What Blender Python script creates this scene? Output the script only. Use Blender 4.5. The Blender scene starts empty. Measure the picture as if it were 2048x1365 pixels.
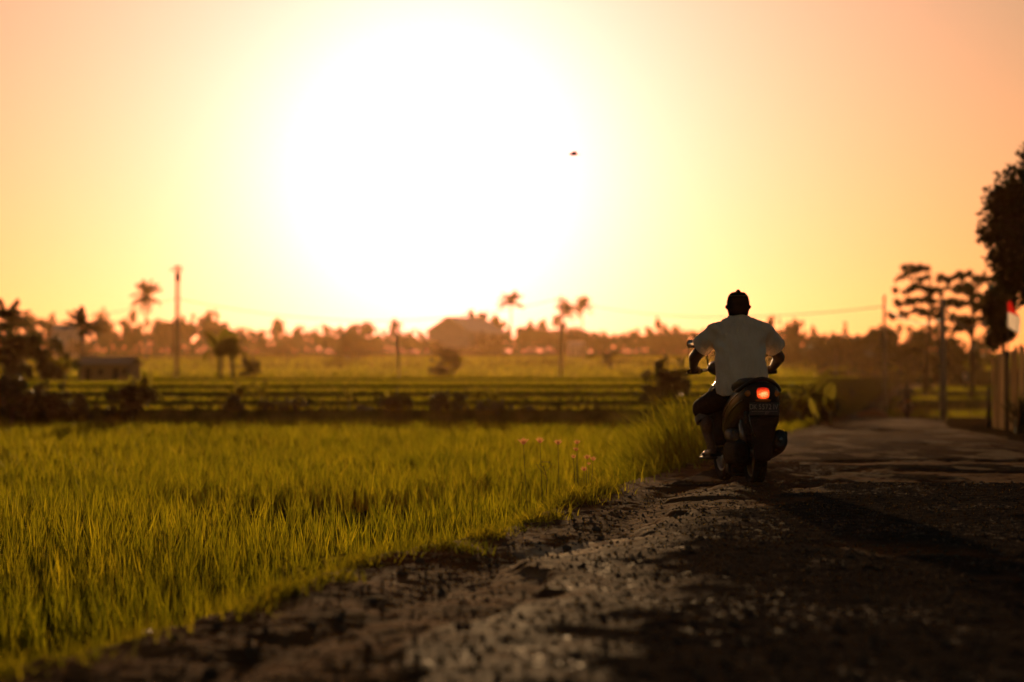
import bpy, bmesh, math, random
import numpy as np
from mathutils import Vector, Matrix
R = math.radians
S = bpy.context.scene
COL = S.collection

# ------------------------------------------------------------------ camera
CAMH, PITCH, FPX, HORIZON = 0.852, 0.83, 4836.0, 752.0
cam = bpy.data.cameras.new('camera'); cam_ob = bpy.data.objects.new('camera', cam)
COL.objects.link(cam_ob); S.camera = cam_ob
cam.lens = 85; cam.sensor_width = 36; cam.clip_start = 0.1; cam.clip_end = 4000
cam_ob.location = (0, 0, CAMH); cam_ob.rotation_euler = (R(90 + PITCH), 0, 0)
cam.dof.use_dof = True; cam.dof.focus_distance = 16.8; cam.dof.aperture_fstop = 1.8

# ------------------------------------------------------------------ sky and sun
SUN_AZ, SUN_EL = R(-1.85), R(4.7)
sun_dir = Vector((math.sin(SUN_AZ) * math.cos(SUN_EL), math.cos(SUN_AZ) * math.cos(SUN_EL), math.sin(SUN_EL)))
world = bpy.data.worlds.new('World'); S.world = world; world.use_nodes = True
nt = world.node_tree; N = nt.nodes; L = nt.links
bg = N['Background']; bg.inputs[1].default_value = 0.05
sky = N.new('ShaderNodeTexSky'); sky.sky_type = 'NISHITA'; sky.sun_disc = False
sky.sun_elevation = SUN_EL; sky.sun_rotation = SUN_AZ
sky.air_density = 1.0; sky.dust_density = 0.75; sky.ozone_density = 1.0
# aureole: forward scattering of the low sun in dusty air, round the sun's own direction
tc = N.new('ShaderNodeTexCoord'); dt = N.new('ShaderNodeVectorMath'); dt.operation = 'DOT_PRODUCT'
dt.inputs[1].default_value = sun_dir; L.new(tc.outputs['Generated'], dt.inputs[0])
def wmath(op, a, b=None):
    m = N.new('ShaderNodeMath'); m.operation = op; m.use_clamp = False
    for i, v in enumerate((a, b)):
        if v is None: continue
        if isinstance(v, (int, float)): m.inputs[i].default_value = v
        else: L.new(v, m.inputs[i])
    return m.outputs[0]
ang = wmath('ARCCOSINE', wmath('MINIMUM', dt.outputs['Value'], 0.9999999))
def lobe(sig, col):
    v = N.new('ShaderNodeVectorMath'); v.operation = 'SCALE'; v.inputs[0].default_value = col
    L.new(wmath('EXPONENT', wmath('MULTIPLY', ang, -1 / R(sig))), v.inputs['Scale']); return v.outputs[0]
au = N.new('ShaderNodeVectorMath'); au.operation = 'ADD'
au0 = N.new('ShaderNodeVectorMath'); au0.operation = 'ADD'
L.new(lobe(2.3, (25, 25, 31)), au0.inputs[0]); L.new(lobe(4.7, (18, 5, 12)), au0.inputs[1])
L.new(au0.outputs[0], au.inputs[0]); L.new(lobe(9.0, (14, 3.8, 2.4)), au.inputs[1])
ad = N.new('ShaderNodeVectorMath'); ad.operation = 'ADD'
# dusty evening air: amber low down, paler higher up, the same all round the horizon
tn = N.new('ShaderNodeVectorMath'); tn.operation = 'MULTIPLY'
sz = N.new('ShaderNodeSeparateXYZ'); L.new(tc.outputs['Generated'], sz.inputs[0])
hr = N.new('ShaderNodeMapRange'); hr.inputs['From Min'].default_value = 0; hr.inputs['From Max'].default_value = .17; L.new(sz.outputs['Z'], hr.inputs[0])
hm_ = N.new('ShaderNodeMix'); hm_.data_type = 'VECTOR'; L.new(hr.outputs[0], hm_.inputs['Factor'])
hm_.inputs['A'].default_value = (.78, .42, .34); hm_.inputs['B'].default_value = (.78, .69, .57)
L.new(hm_.outputs['Result'], tn.inputs[1])
L.new(sky.outputs[0], tn.inputs[0]); L.new(tn.outputs[0], ad.inputs[0]); L.new(au.outputs[0], ad.inputs[1]); L.new(ad.outputs[0], bg.inputs[0])

sl = bpy.data.lights.new('sun', 'SUN'); sl.energy = 5.0; sl.angle = R(0.53); sl.color = (1.0, 0.60, 0.27)
so = bpy.data.objects.new('sun', sl); COL.objects.link(so)
so.rotation_euler = (-sun_dir).to_track_quat('-Z', 'Y').to_euler(); so.location = (0, 0, 60)

S.view_settings.view_transform = 'Standard'; S.view_settings.look = 'None'
S.view_settings.exposure = 0.2; S.view_settings.gamma = 1
S.render.engine = 'CYCLES'
S.cycles.use_denoising = True
try: S.cycles.denoiser = 'OPENIMAGEDENOISE'
except Exception: pass
S.cycles.max_bounces = 6; S.cycles.diffuse_bounces = 2; S.cycles.glossy_bounces = 2
S.cycles.transmission_bounces = 3; S.cycles.transparent_max_bounces = 4; S.cycles.volume_bounces = 0
S.cycles.sample_clamp_indirect = 4

# ------------------------------------------------------------------ helpers
rng = random.Random(7)
nrg = np.random.default_rng(7)

def gx(px, d): return (px - 1024) / FPX * d
def gz(py, d): return CAMH + (HORIZON - py) / FPX * d

def _hash(ix, iy, seed):
    h = (ix.astype(np.int64) * 374761393 + iy.astype(np.int64) * 668265263 + seed * 1442695041) & 0xffffffff
    h = ((h ^ (h >> 13)) * 1274126177) & 0xffffffff
    return ((h ^ (h >> 16)) & 0xffff) / 65535.0
def vnoise(x, y, seed=0):
    x = np.asarray(x, float); y = np.asarray(y, float)
    ix = np.floor(x); iy = np.floor(y); fx = x - ix; fy = y - iy
    fx = fx * fx * (3 - 2 * fx); fy = fy * fy * (3 - 2 * fy)
    a = _hash(ix, iy, seed); b = _hash(ix + 1, iy, seed); c = _hash(ix, iy + 1, seed); d = _hash(ix + 1, iy + 1, seed)
    return (a * (1 - fx) + b * fx) * (1 - fy) + (c * (1 - fx) + d * fx) * fy
def fbm(x, y, seed=0, oct=4, gain=.5):
    t = 0; amp = 1; s = 0
    for o in range(oct):
        t = t + amp * vnoise(np.asarray(x) * 2 ** o + 17.3 * o, np.asarray(y) * 2 ** o - 9.1 * o, seed + o); s += amp; amp *= gain
    return t / s

class MB:
    """collects shapes; build() links them as one mesh object"""
    def __init__(s): s.v = []; s.f = []
    def add(s, vs, fs):
        o = len(s.v); s.v.extend([tuple(p) for p in vs]); s.f.extend([tuple(i + o for i in f) for f in fs]); return s
    def box(s, c, size, rot=None, bev=0):
        x, y, z = size[0] / 2, size[1] / 2, size[2] / 2
        if bev:
            bm = bmesh.new(); bmesh.ops.create_cube(bm, size=1)
            for v in bm.verts: v.co = Vector((v.co.x * size[0], v.co.y * size[1], v.co.z * size[2]))
            bmesh.ops.bevel(bm, geom=bm.edges[:], offset=bev, segments=2, affect='EDGES', profile=.6)
            bm.verts.index_update()
            vs = [v.co.copy() for v in bm.verts]; fs = [[v.index for v in f.verts] for f in bm.faces]; bm.free()
        else:
            vs = [Vector(p) for p in ((-x,-y,-z),(x,-y,-z),(x,y,-z),(-x,y,-z),(-x,-y,z),(x,-y,z),(x,y,z),(-x,y,z))]
            fs = [(3,2,1,0),(4,5,6,7),(0,1,5,4),(1,2,6,5),(2,3,7,6),(3,0,4,7)]
        if rot is not None: vs = [rot @ v for v in vs]
        return s.add([v + Vector(c) for v in vs], fs)
    def tube(s, pts, rad, seg=8, caps=True, flat=1.0):
        pts = [Vector(p) for p in pts]
        if isinstance(rad, (int, float)): rad = [rad] * len(pts)
        vs = []; fs = []; up = None
        for i, p in enumerate(pts):
            t = (pts[min(i + 1, len(pts) - 1)] - pts[max(i - 1, 0)])
            t = t.normalized() if t.length > 1e-9 else Vector((0, 0, 1))
            if up is None: up = Vector((0, 0, 1)) if abs(t.z) < .9 else Vector((0, 1, 0))
            a = t.cross(up); a.normalize(); b = a.cross(t); b.normalize(); up = b
            for k in range(seg):
                w = 2 * math.pi * k / seg
                vs.append(p + a * (math.cos(w) * rad[i]) + b * (math.sin(w) * rad[i] * flat))
        n = len(pts)
        for i in range(n - 1):
            for k in range(seg):
                k2 = (k + 1) % seg
                fs.append((i * seg + k, i * seg + k2, (i + 1) * seg + k2, (i + 1) * seg + k))
        if caps:
            fs.append(tuple(range(seg - 1, -1, -1))); fs.append(tuple((n - 1) * seg + k for k in range(seg)))
        return s.add(vs, fs)
    def ell(s, c, r, nu=14, nv=9, rot=None):
        vs = []; fs = []
        for j in range(nv + 1):
            th = math.pi * j / nv
            for i in range(nu):
                ph = 2 * math.pi * i / nu
                p = Vector((r[0] * math.sin(th) * math.cos(ph), r[1] * math.sin(th) * math.sin(ph), r[2] * math.cos(th)))
                vs.append((rot @ p if rot is not None else p) + Vector(c))
        for j in range(nv):
            for i in range(nu):
                i2 = (i + 1) % nu
                fs.append((j * nu + i, (j + 1) * nu + i, (j + 1) * nu + i2, j * nu + i2))
        return s.add(vs, fs)
    def caps(s, a, b, ra, rb, seg=12):
        """tapered capsule"""
        a = Vector(a); b = Vector(b); d = (b - a); n = d.normalized() if d.length > 1e-6 else Vector((0, 0, 1))
        pts = []; rad = []
        for k in range(5):
            w = math.pi / 2 * k / 4
            pts.append(a - n * ra * math.cos(w)); rad.append(max(ra * math.sin(w), 1e-4))
        for k in range(5):
            w = math.pi / 2 * k / 4
            pts.append(b + n * rb * math.sin(w)); rad.append(max(rb * math.cos(w), 1e-4))
        return s.tube(pts, rad, seg)
    def loft(s, secs, seg=20, power=2.0, caps=True):
        """secs: (centre, axis_u half vector, axis_v half vector); superellipse rings"""
        vs = []; fs = []
        for c, u, v in secs:
            c = Vector(c); u = Vector(u); v = Vector(v)
            for k in range(seg):
                w = 2 * math.pi * k / seg; cx = math.cos(w); sy = math.sin(w)
                e = 2 / power
                vs.append(c + u * (math.copysign(abs(cx) ** e, cx)) + v * (math.copysign(abs(sy) ** e, sy)))
        n = len(secs)
        for i in range(n - 1):
            for k in range(seg):
                k2 = (k + 1) % seg
                fs.append((i * seg + k, i * seg + k2, (i + 1) * seg + k2, (i + 1) * seg + k))
        if caps:
            fs.append(tuple(range(seg - 1, -1, -1))); fs.append(tuple((n - 1) * seg + k for k in range(seg)))
        return s.add(vs, fs)
    def strip(s, pts, wid, side):
        """ribbon through pts of half widths wid along vector(s) side"""
        vs = []; n = len(pts)
        for i, p in enumerate(pts):
            sd = Vector(side[i] if isinstance(side, list) else side)
            vs += [Vector(p) - sd * wid[i], Vector(p) + sd * wid[i]]
        return s.add(vs, [(2 * i, 2 * i + 1, 2 * i + 3, 2 * i + 2) for i in range(n - 1)])
    def mesh(s, name, smooth=False):
        me = bpy.data.meshes.new(name); me.from_pydata(s.v, [], s.f); me.update()
        if smooth: me.polygons.foreach_set('use_smooth', [True] * len(me.polygons))
        return me
    def build(s, name, mat, parent=None, smooth=False, loc=None, recalc=True):
        me = s.mesh(name, smooth)
        if recalc:
            bm = bmesh.new(); bm.from_mesh(me); bmesh.ops.recalc_face_normals(bm, faces=bm.faces[:]); bm.to_mesh(me); bm.free()
        return link(name, me, mat, parent, loc)

def link(name, me, mat=None, parent=None, loc=None):
    o = bpy.data.objects.new(name, me); COL.objects.link(o)
    if mat is not None and me is not None and len(me.materials) == 0: me.materials.append(mat)
    if parent is not None: o.parent = parent
    if loc is not None: o.location = loc
    return o
def thing(name, label, cat, loc=(0, 0, 0), rz=0, group=None):
    o = bpy.data.objects.new(name, None); COL.objects.link(o); o.empty_display_size = .1
    o.location = loc; o.rotation_euler = (0, 0, rz)
    return tag(o, label, cat, group)
def tag(o, label, cat, group=None, kind=None):
    o['label'] = label; o['category'] = cat
    if group: o['group'] = group
    if kind: o['kind'] = kind
    return o
def struct(o): o['kind'] = 'structure'; return o
def np_mesh(name, v, f4=None, f3=None, smooth=False, mats=None):
    """fast mesh from numpy arrays: v (n,3), quads (m,4), tris (k,3)"""
    me = bpy.data.meshes.new(name)
    loops = []; totals = []
    if f4 is not None and len(f4): loops.append(np.asarray(f4, np.int32).ravel()); totals.append(np.full(len(f4), 4, np.int32))
    if f3 is not None and len(f3): loops.append(np.asarray(f3, np.int32).ravel()); totals.append(np.full(len(f3), 3, np.int32))
    lv = np.concatenate(loops); tot = np.concatenate(totals)
    me.vertices.add(len(v)); me.vertices.foreach_set('co', np.asarray(v, np.float32).ravel())
    me.loops.add(len(lv)); me.loops.foreach_set('vertex_index', lv)
    st = np.concatenate([[0], np.cumsum(tot)[:-1]]).astype(np.int32)
    me.polygons.add(len(tot)); me.polygons.foreach_set('loop_start', st)
    try: me.polygons.foreach_set('loop_total', tot)
    except Exception: pass
    if smooth: me.polygons.foreach_set('use_smooth', np.ones(len(tot), bool))
    me.update(calc_edges=True); me.validate()
    return me

# ------------------------------------------------------------------ materials
def mat_new(name):
    m = bpy.data.materials.new(name); m.use_nodes = True
    return m, m.node_tree.nodes, m.node_tree.links, m.node_tree.nodes['Principled BSDF']
def noise_col(n, l, c0, c1, scale, detail=5, coord='Object', lo=.3, hi=.7, stretch=None):
    tcn = n.new('ShaderNodeTexCoord'); no = n.new('ShaderNodeTexNoise'); no.inputs['Scale'].default_value = scale
    no.inputs['Detail'].default_value = detail
    src = tcn.outputs[coord]
    if stretch:
        mp = n.new('ShaderNodeMapping'); mp.inputs['Scale'].default_value = stretch; l.new(src, mp.inputs[0]); src = mp.outputs[0]
    l.new(src, no.inputs['Vector'])
    rp = n.new('ShaderNodeValToRGB'); rp.color_ramp.elements[0].position = lo; rp.color_ramp.elements[1].position = hi
    rp.color_ramp.elements[0].color = (*c0, 1); rp.color_ramp.elements[1].color = (*c1, 1)
    l.new(no.outputs['Fac'], rp.inputs[0])
    return rp.outputs[0], no.outputs['Fac']
def surf(name, c0, c1, scale=6, rough=.8, bump=.0, bscale=None, spec=.5, metal=0, stretch=None, coord='Object', bdist=.01):
    m, n, l, p = mat_new(name)
    c, fac = noise_col(n, l, c0, c1, scale, stretch=stretch, coord=coord)
    l.new(c, p.inputs['Base Color']); p.inputs['Roughness'].default_value = rough
    p.inputs['Specular IOR Level'].default_value = spec; p.inputs['Metallic'].default_value = metal
    if bump:
        no = n.new('ShaderNodeTexNoise'); no.inputs['Scale'].default_value = bscale or scale * 4; no.inputs['Detail'].default_value = 6
        t2 = n.new('ShaderNodeTexCoord'); l.new(t2.outputs[coord], no.inputs['Vector'])
        b = n.new('ShaderNodeBump'); b.inputs['Strength'].default_value = bump; b.inputs['Distance'].default_value = bdist
        l.new(no.outputs['Fac'], b.inputs['Height']); l.new(b.outputs[0], p.inputs['Normal'])
    return m
def leafmat(name, c0, c1, scale=3, trans=.45, rough=.5, spec=.3, coord='Object', tcol=None, isl=False):
    """thin leaf: part of the light goes through"""
    m, n, l, p = mat_new(name)
    c, fac = noise_col(n, l, c0, c1, scale, 3, coord)
    l.new(c, p.inputs['Base Color']); p.inputs['Roughness'].default_value = rough; p.inputs['Specular IOR Level'].default_value = spec
    tr = n.new('ShaderNodeBsdfTranslucent')
    if tcol:
        t, _ = noise_col(n, l, tcol[0], tcol[1], scale, 3, coord)
        if isl:                                       # every blade its own tone, some yellowed
            ge = n.new('ShaderNodeNewGeometry'); rp = n.new('ShaderNodeValToRGB'); el = rp.color_ramp.elements
            el[0].color = (.28, .33, .3, 1); el[1].color = (1.5, 1.38, 1.3, 1); k = el.new(.5); k.color = (.75, .8, .7, 1); k = el.new(.8); k.color = (1.15, 1.15, 1, 1)
            l.new(ge.outputs['Random Per Island'], rp.inputs[0])
            mm = n.new('ShaderNodeMix'); mm.data_type = 'RGBA'; mm.blend_type = 'MULTIPLY'; mm.inputs['Factor'].default_value = 1; l.new(t, mm.inputs['A']); l.new(rp.outputs[0], mm.inputs['B']); t = mm.outputs['Result']
        l.new(t, tr.inputs[0])
    else: l.new(c, tr.inputs[0])
    mx = n.new('ShaderNodeMixShader'); mx.inputs[0].default_value = trans
    l.new(p.outputs[0], mx.inputs[1]); l.new(tr.outputs[0], mx.inputs[2])
    l.new(mx.outputs[0], n['Material Output'].inputs['Surface'])
    return m
M = {}
M['mud'] = surf('wet_mud', (.012, .010, .007), (.03, .022, .013), 3, .9, .4, 18, spec=0)
M['ground'] = surf('field_ground', (.05, .045, .015), (.10, .085, .03), .08, .9, spec=0)
M['hill'] = surf('hill_field', (.045, .032, .010), (.10, .075, .015), .05, .95, stretch=(.25, 1.6, 1), spec=0)
M['bank'] = surf('grassy_bank', (.055, .055, .014), (.13, .115, .026), 2.5, .95, .7, 9, bdist=.05, spec=0)
M['rice'] = leafmat('rice_blade', (.085, .10, .006), (.15, .135, .009), .6, .6, .6, .1, tcol=((.19, .19, .005), (.38, .315, .010)), isl=True)
M['grass'] = leafmat('verge_grass', (.085, .095, .012), (.17, .135, .02), 1.2, .5, .8, .0, tcol=((.20, .19, .007), (.36, .29, .012)), isl=True)
M['dry'] = leafmat('dry_grass', (.20, .13, .05), (.32, .2, .08), 3, .5, .6, .2)
M['seed'] = leafmat('seed_head', (.5, .28, .15), (.62, .36, .2), 6, .65, .8, .0, tcol=((.42, .20, .075), (.52, .27, .11)))
M['stemgreen'] = surf('green_stem', (.05, .06, .015), (.09, .09, .02), 5, .6)
M['leaf'] = leafmat('tree_leaf', (.028, .032, .010), (.06, .058, .016), 1.2, .3, .5, .3)
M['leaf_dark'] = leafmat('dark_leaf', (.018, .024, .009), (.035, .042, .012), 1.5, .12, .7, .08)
M['leaf_far'] = leafmat('far_leaf', (.035, .033, .012), (.065, .055, .018), .3, .35, .6, .1)
M['banana'] = leafmat('banana_leaf', (.06, .075, .012), (.11, .105, .018), 2, .5, .8, .0, tcol=((.15, .14, .012), (.24, .19, .02)))
M['palm'] = leafmat('palm_frond', (.025, .028, .010), (.05, .048, .015), 1, .25, .5, .3)
M['bark'] = surf('bark', (.06, .042, .028), (.12, .085, .055), 8, .9, .6, 20)
M['pole'] = surf('concrete_pole', (.20, .165, .13), (.30, .25, .20), 3, .85, .3, 30)
M['steel'] = surf('dull_steel', (.10, .09, .08), (.18, .16, .14), 4, .5, metal=.6)
M['wire'] = surf('black_cable', (.02, .018, .015), (.035, .03, .025), 3, .6)
M['whitewall'] = surf('pale_wall', (.75, .68, .62), (.85, .78, .72), .6, .9, .1, 8)
M['roof'] = surf('metal_roof', (.78, .74, .7), (.86, .82, .78), .4, .5, stretch=(6, 1, 1))
M['oldroof'] = surf('old_sheet_roof', (.16, .12, .09), (.26, .2, .16), .8, .7)
M['brickwall'] = surf('plaster_wall', (.2, .13, .08), (.32, .22, .14), 1, .9)
M['dark'] = surf('dark_opening', (.01, .009, .008), (.02, .018, .015), 2, .9)
M['plank'] = surf('weathered_plank', (.46, .26, .115), (.70, .44, .21), 3, .9, .5, 24, stretch=(6, 6, .5), spec=0)
M['stone'] = surf('road_stone', (.06, .045, .033), (.15, .11, .08), 9, .7, .6, 40, spec=0)
M['litter'] = surf('pale_litter', (.5, .45, .42), (.65, .6, .56), 12, .45, .3, 30)
# ---- vehicle and clothes
M['plastic'] = surf('black_plastic', (.012, .013, .014), (.020, .021, .022), 7, .3, .05, 60, spec=.25)
M['matte'] = surf('matte_black', (.017, .018, .019), (.028, .028, .029), 9, .75, .3, 80, spec=.08)
M['vinyl'] = surf('seat_vinyl', (.012, .011, .011), (.02, .019, .018), 9, .5, .3, 120, bdist=.002)
M['rubber'] = surf('tyre_rubber', (.014, .013, .012), (.03, .026, .022), 8, .85, .3, 60, spec=.05)
M['metal'] = surf('dull_alloy', (.22, .21, .2), (.34, .33, .31), 10, .4, metal=.9)
M['chrome'] = surf('bright_trim', (.55, .52, .48), (.65, .62, .58), 10, .18, metal=1.0)
M['engine'] = surf('engine_case', (.07, .068, .065), (.09, .087, .085), 12, .5, .3, 40, metal=.3, spec=.3)
M['exhaust'] = surf('exhaust_steel', (.015, .014, .014), (.03, .028, .027), 12, .45, metal=.4)
M['plate'] = surf('plate_black', (.010, .010, .010), (.016, .016, .016), 9, .4)
M['platetext'] = surf('plate_white', (.22, .20, .18), (.3, .27, .25), 30, .6)
M['amber'] = surf('amber_lens', (.35, .13, .02), (.5, .2, .03), 20, .15)
M['mirror'] = surf('mirror_glass', (.7, .7, .7), (.8, .8, .8), 5, .03, metal=1)
def shirtmat():
    m, n, l, p = mat_new('cotton_shirt')
    c, f = noise_col(n, l, (.85, .64, .45), (.98, .79, .58), 4.5, 6)
    l.new(c, p.inputs['Base Color']); p.inputs['Roughness'].default_value = .95; p.inputs['Specular IOR Level'].default_value = .1; p.inputs['Sheen Weight'].default_value = .5; p.inputs['Sheen Roughness'].default_value = .4
    tr = n.new('ShaderNodeBsdfTranslucent'); tr.inputs[0].default_value = (.6, .5, .42, 1)
    t2 = n.new('ShaderNodeTexCoord'); mp = n.new('ShaderNodeMapping'); mp.inputs['Scale'].default_value = (1.6, 1.2, .45); l.new(t2.outputs['Object'], mp.inputs[0])
    no = n.new('ShaderNodeTexNoise'); no.inputs['Scale'].default_value = 14; no.inputs['Detail'].default_value = 4; no.inputs['Distortion'].default_value = .6
    l.new(mp.outputs[0], no.inputs['Vector'])
    b = n.new('ShaderNodeBump'); b.inputs['Strength'].default_value = .9; b.inputs['Distance'].default_value = .035
    l.new(no.outputs['Fac'], b.inputs['Height']); l.new(b.outputs[0], p.inputs['Normal']); l.new(b.outputs[0], tr.inputs['Normal'])
    mx = n.new('ShaderNodeMixShader'); mx.inputs[0].default_value = .06
    l.new(p.outputs[0], mx.inputs[1]); l.new(tr.outputs[0], mx.inputs[2]); l.new(mx.outputs[0], n['Material Output'].inputs['Surface'])
    return m
M['shirt'] = shirtmat()
M['denim'] = surf('dark_denim', (.014, .014, .017), (.03, .029, .032), 14, .9, .4, 120, spec=.03)
M['denimcuff'] = surf('pale_denim_cuff', (.13, .12, .115), (.2, .185, .175), 14, .9, .4, 120)
M['skin'] = surf('brown_skin', (.075, .042, .026), (.11, .062, .038), 6, .5, .15, 60)
M['knit'] = surf('dark_knit', (.012, .011, .011), (.022, .02, .019), 20, .95, .6, 160, spec=.03)
M['knitband'] = surf('tan_thread', (.18, .12, .07), (.26, .18, .11), 30, .9)
M['sandal'] = surf('sandal_rubber', (.03, .022, .017), (.06, .045, .033), 14, .7)
M['flagred'] = leafmat('red_cloth', (.5, .015, .012), (.6, .02, .015), 5, .5, .9, 0)
M['flagwhite'] = leafmat('white_cloth', (.7, .62, .56), (.8, .72, .66), 5, .45, .9, 0)
M['orange'] = surf('orange_fabric', (.3, .09, .02), (.4, .13, .03), 5, .8)
M['darkcloth'] = surf('dark_cloth', (.014, .014, .016), (.025, .024, .026), 8, .9)

def lampmat():
    """lit tail lamp: bulbs behind a ribbed red lens"""
    m, n, l, p = mat_new('lit_red_lens')
    p.inputs['Base Color'].default_value = (.35, .01, .005, 1); p.inputs['Roughness'].default_value = .15
    t = n.new('ShaderNodeTexCoord')
    def bulb(loc, k):
        d = n.new('ShaderNodeVectorMath'); d.operation = 'DISTANCE'; d.inputs[1].default_value = loc; l.new(t.outputs['Object'], d.inputs[0])
        a = n.new('ShaderNodeMath'); a.operation = 'MULTIPLY'; a.inputs[1].default_value = -k; l.new(d.outputs['Value'], a.inputs[0])
        e = n.new('ShaderNodeMath'); e.operation = 'EXPONENT'; l.new(a.outputs[0], e.inputs[0]); return e.outputs[0]
    def add(a, b):
        x = n.new('ShaderNodeMath'); x.operation = 'ADD'; l.new(a, x.inputs[0]); l.new(b, x.inputs[1]); return x.outputs[0]
    g = add(add(bulb((-.026, 0, -.008), 55), bulb((.0, 0, -.012), 50)), bulb((.024, 0, -.004), 50))
    br = n.new('ShaderNodeTexBrick'); br.inputs['Scale'].default_value = 95; br.offset = 0
    br.inputs['Color1'].default_value = (1, 1, 1, 1); br.inputs['Color2'].default_value = (.75, .75, .75, 1); br.inputs['Mortar'].default_value = (.12, .12, .12, 1)
    br.inputs['Mortar Size'].default_value = .09; br.inputs['Brick Width'].default_value = .8; br.inputs['Row Height'].default_value = .6
    sp = n.new('ShaderNodeSeparateXYZ'); cb = n.new('ShaderNodeCombineXYZ'); l.new(t.outputs['Object'], sp.inputs[0])
    l.new(sp.outputs['X'], cb.inputs['X']); l.new(sp.outputs['Z'], cb.inputs['Y']); l.new(cb.outputs[0], br.inputs['Vector'])
    mu = n.new('ShaderNodeMath'); mu.operation = 'MULTIPLY'; l.new(g, mu.inputs[0]); l.new(br.outputs['Color'], mu.inputs[1])
    rp = n.new('ShaderNodeValToRGB'); e = rp.color_ramp.elements
    e[0].position = 0.02; e[0].color = (.10, .002, .001, 1); e[1].position = .75; e[1].color = (2.2, 1.0, .35, 1)
    k = e.new(.2); k.color = (.75, .02, .004, 1); k = e.new(.42); k.color = (1.5, .16, .02, 1)
    l.new(mu.outputs[0], rp.inputs[0]); l.new(rp.outputs[0], p.inputs['Emission Color']); p.inputs['Emission Strength'].default_value = 1.25
    return m
M['lamp'] = lampmat()

def roadmat():
    m, n, l, p = mat_new('old_road')
    at = n.new('ShaderNodeAttribute'); at.attribute_name = 'surface'; at.attribute_type = 'GEOMETRY'
    dirt, f1 = noise_col(n, l, (.050, .021, .008), (.19, .088, .034), 2.6, 8)
    asph, f2 = noise_col(n, l, (.015, .013, .012), (.056, .040, .029), 9, 8)
    conc, f3 = noise_col(n, l, (.50, .36, .22), (.72, .55, .36), 7, 8, lo=.35, hi=.65)
    sp = n.new('ShaderNodeSeparateColor'); l.new(at.outputs['Color'], sp.inputs[0])
    m1 = n.new('ShaderNodeMix'); m1.data_type = 'RGBA'; l.new(sp.outputs[0], m1.inputs['Factor']); l.new(dirt, m1.inputs['A']); l.new(asph, m1.inputs['B'])
    m2 = n.new('ShaderNodeMix'); m2.data_type = 'RGBA'; l.new(sp.outputs[1], m2.inputs['Factor']); l.new(m1.outputs['Result'], m2.inputs['A']); l.new(conc, m2.inputs['B'])
    l.new(m2.outputs['Result'], p.inputs['Base Color'])
    rr = n.new('ShaderNodeMapRange'); l.new(sp.outputs[0], rr.inputs[0]); rr.inputs['To Min'].default_value = .95; rr.inputs['To Max'].default_value = .55
    l.new(rr.outputs[0], p.inputs['Roughness'])
    def nz(scale, lo, hi, to, st):
        t0 = n.new('ShaderNodeTexCoord'); mp0 = n.new('ShaderNodeMapping'); mp0.inputs['Scale'].default_value = st; l.new(t0.outputs['Object'], mp0.inputs[0])
        n0 = n.new('ShaderNodeTexNoise'); n0.inputs['Scale'].default_value = scale; n0.inputs['Detail'].default_value = 7; n0.inputs['Roughness'].default_value = .65; l.new(mp0.outputs[0], n0.inputs['Vector'])
        r0 = n.new('ShaderNodeMapRange'); r0.inputs['From Min'].default_value = lo; r0.inputs['From Max'].default_value = hi; r0.inputs['To Max'].default_value = to; l.new(n0.outputs['Fac'], r0.inputs[0]); return r0.outputs[0]
    wm = n.new('ShaderNodeMath'); wm.operation = 'MULTIPLY'; l.new(nz(13, .58, .68, .05, (1.5, 1, 1)), wm.inputs[0]); l.new(nz(.8, .52, .60, 1, (1, .8, 1)), wm.inputs[1])
    bs = n.new('ShaderNodeMapRange'); l.new(sp.outputs[0], bs.inputs[0]); bs.inputs['To Min'].default_value = .0005; bs.inputs['To Max'].default_value = .0
    ws = n.new('ShaderNodeMath'); ws.operation = 'ADD'; l.new(wm.outputs[0], ws.inputs[0]); l.new(bs.outputs[0], ws.inputs[1])
    l.new(ws.outputs[0], p.inputs['Specular IOR Level'])          # worn, polished spots
    t = n.new('ShaderNodeTexCoord'); no = n.new('ShaderNodeTexNoise'); no.inputs['Scale'].default_value = 45; no.inputs['Detail'].default_value = 6
    l.new(t.outputs['Object'], no.inputs['Vector'])
    vo = n.new('ShaderNodeTexVoronoi'); vo.inputs['Scale'].default_value = 38; l.new(t.outputs['Object'], vo.inputs['Vector'])
    ms = n.new('ShaderNodeMath'); ms.operation = 'MULTIPLY'; l.new(vo.outputs['Distance'], ms.inputs[0]); l.new(sp.outputs[0], ms.inputs[1])
    ad2 = n.new('ShaderNodeMath'); ad2.operation = 'SUBTRACT'; l.new(no.outputs['Fac'], ad2.inputs[0]); l.new(ms.outputs[0], ad2.inputs[1])
    b = n.new('ShaderNodeBump'); b.inputs['Strength'].default_value = .8; b.inputs['Distance'].default_value = .008
    l.new(ad2.outputs[0], b.inputs['Height']); l.new(b.outputs[0], p.inputs['Normal'])
    return m
M['road'] = roadmat()

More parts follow.
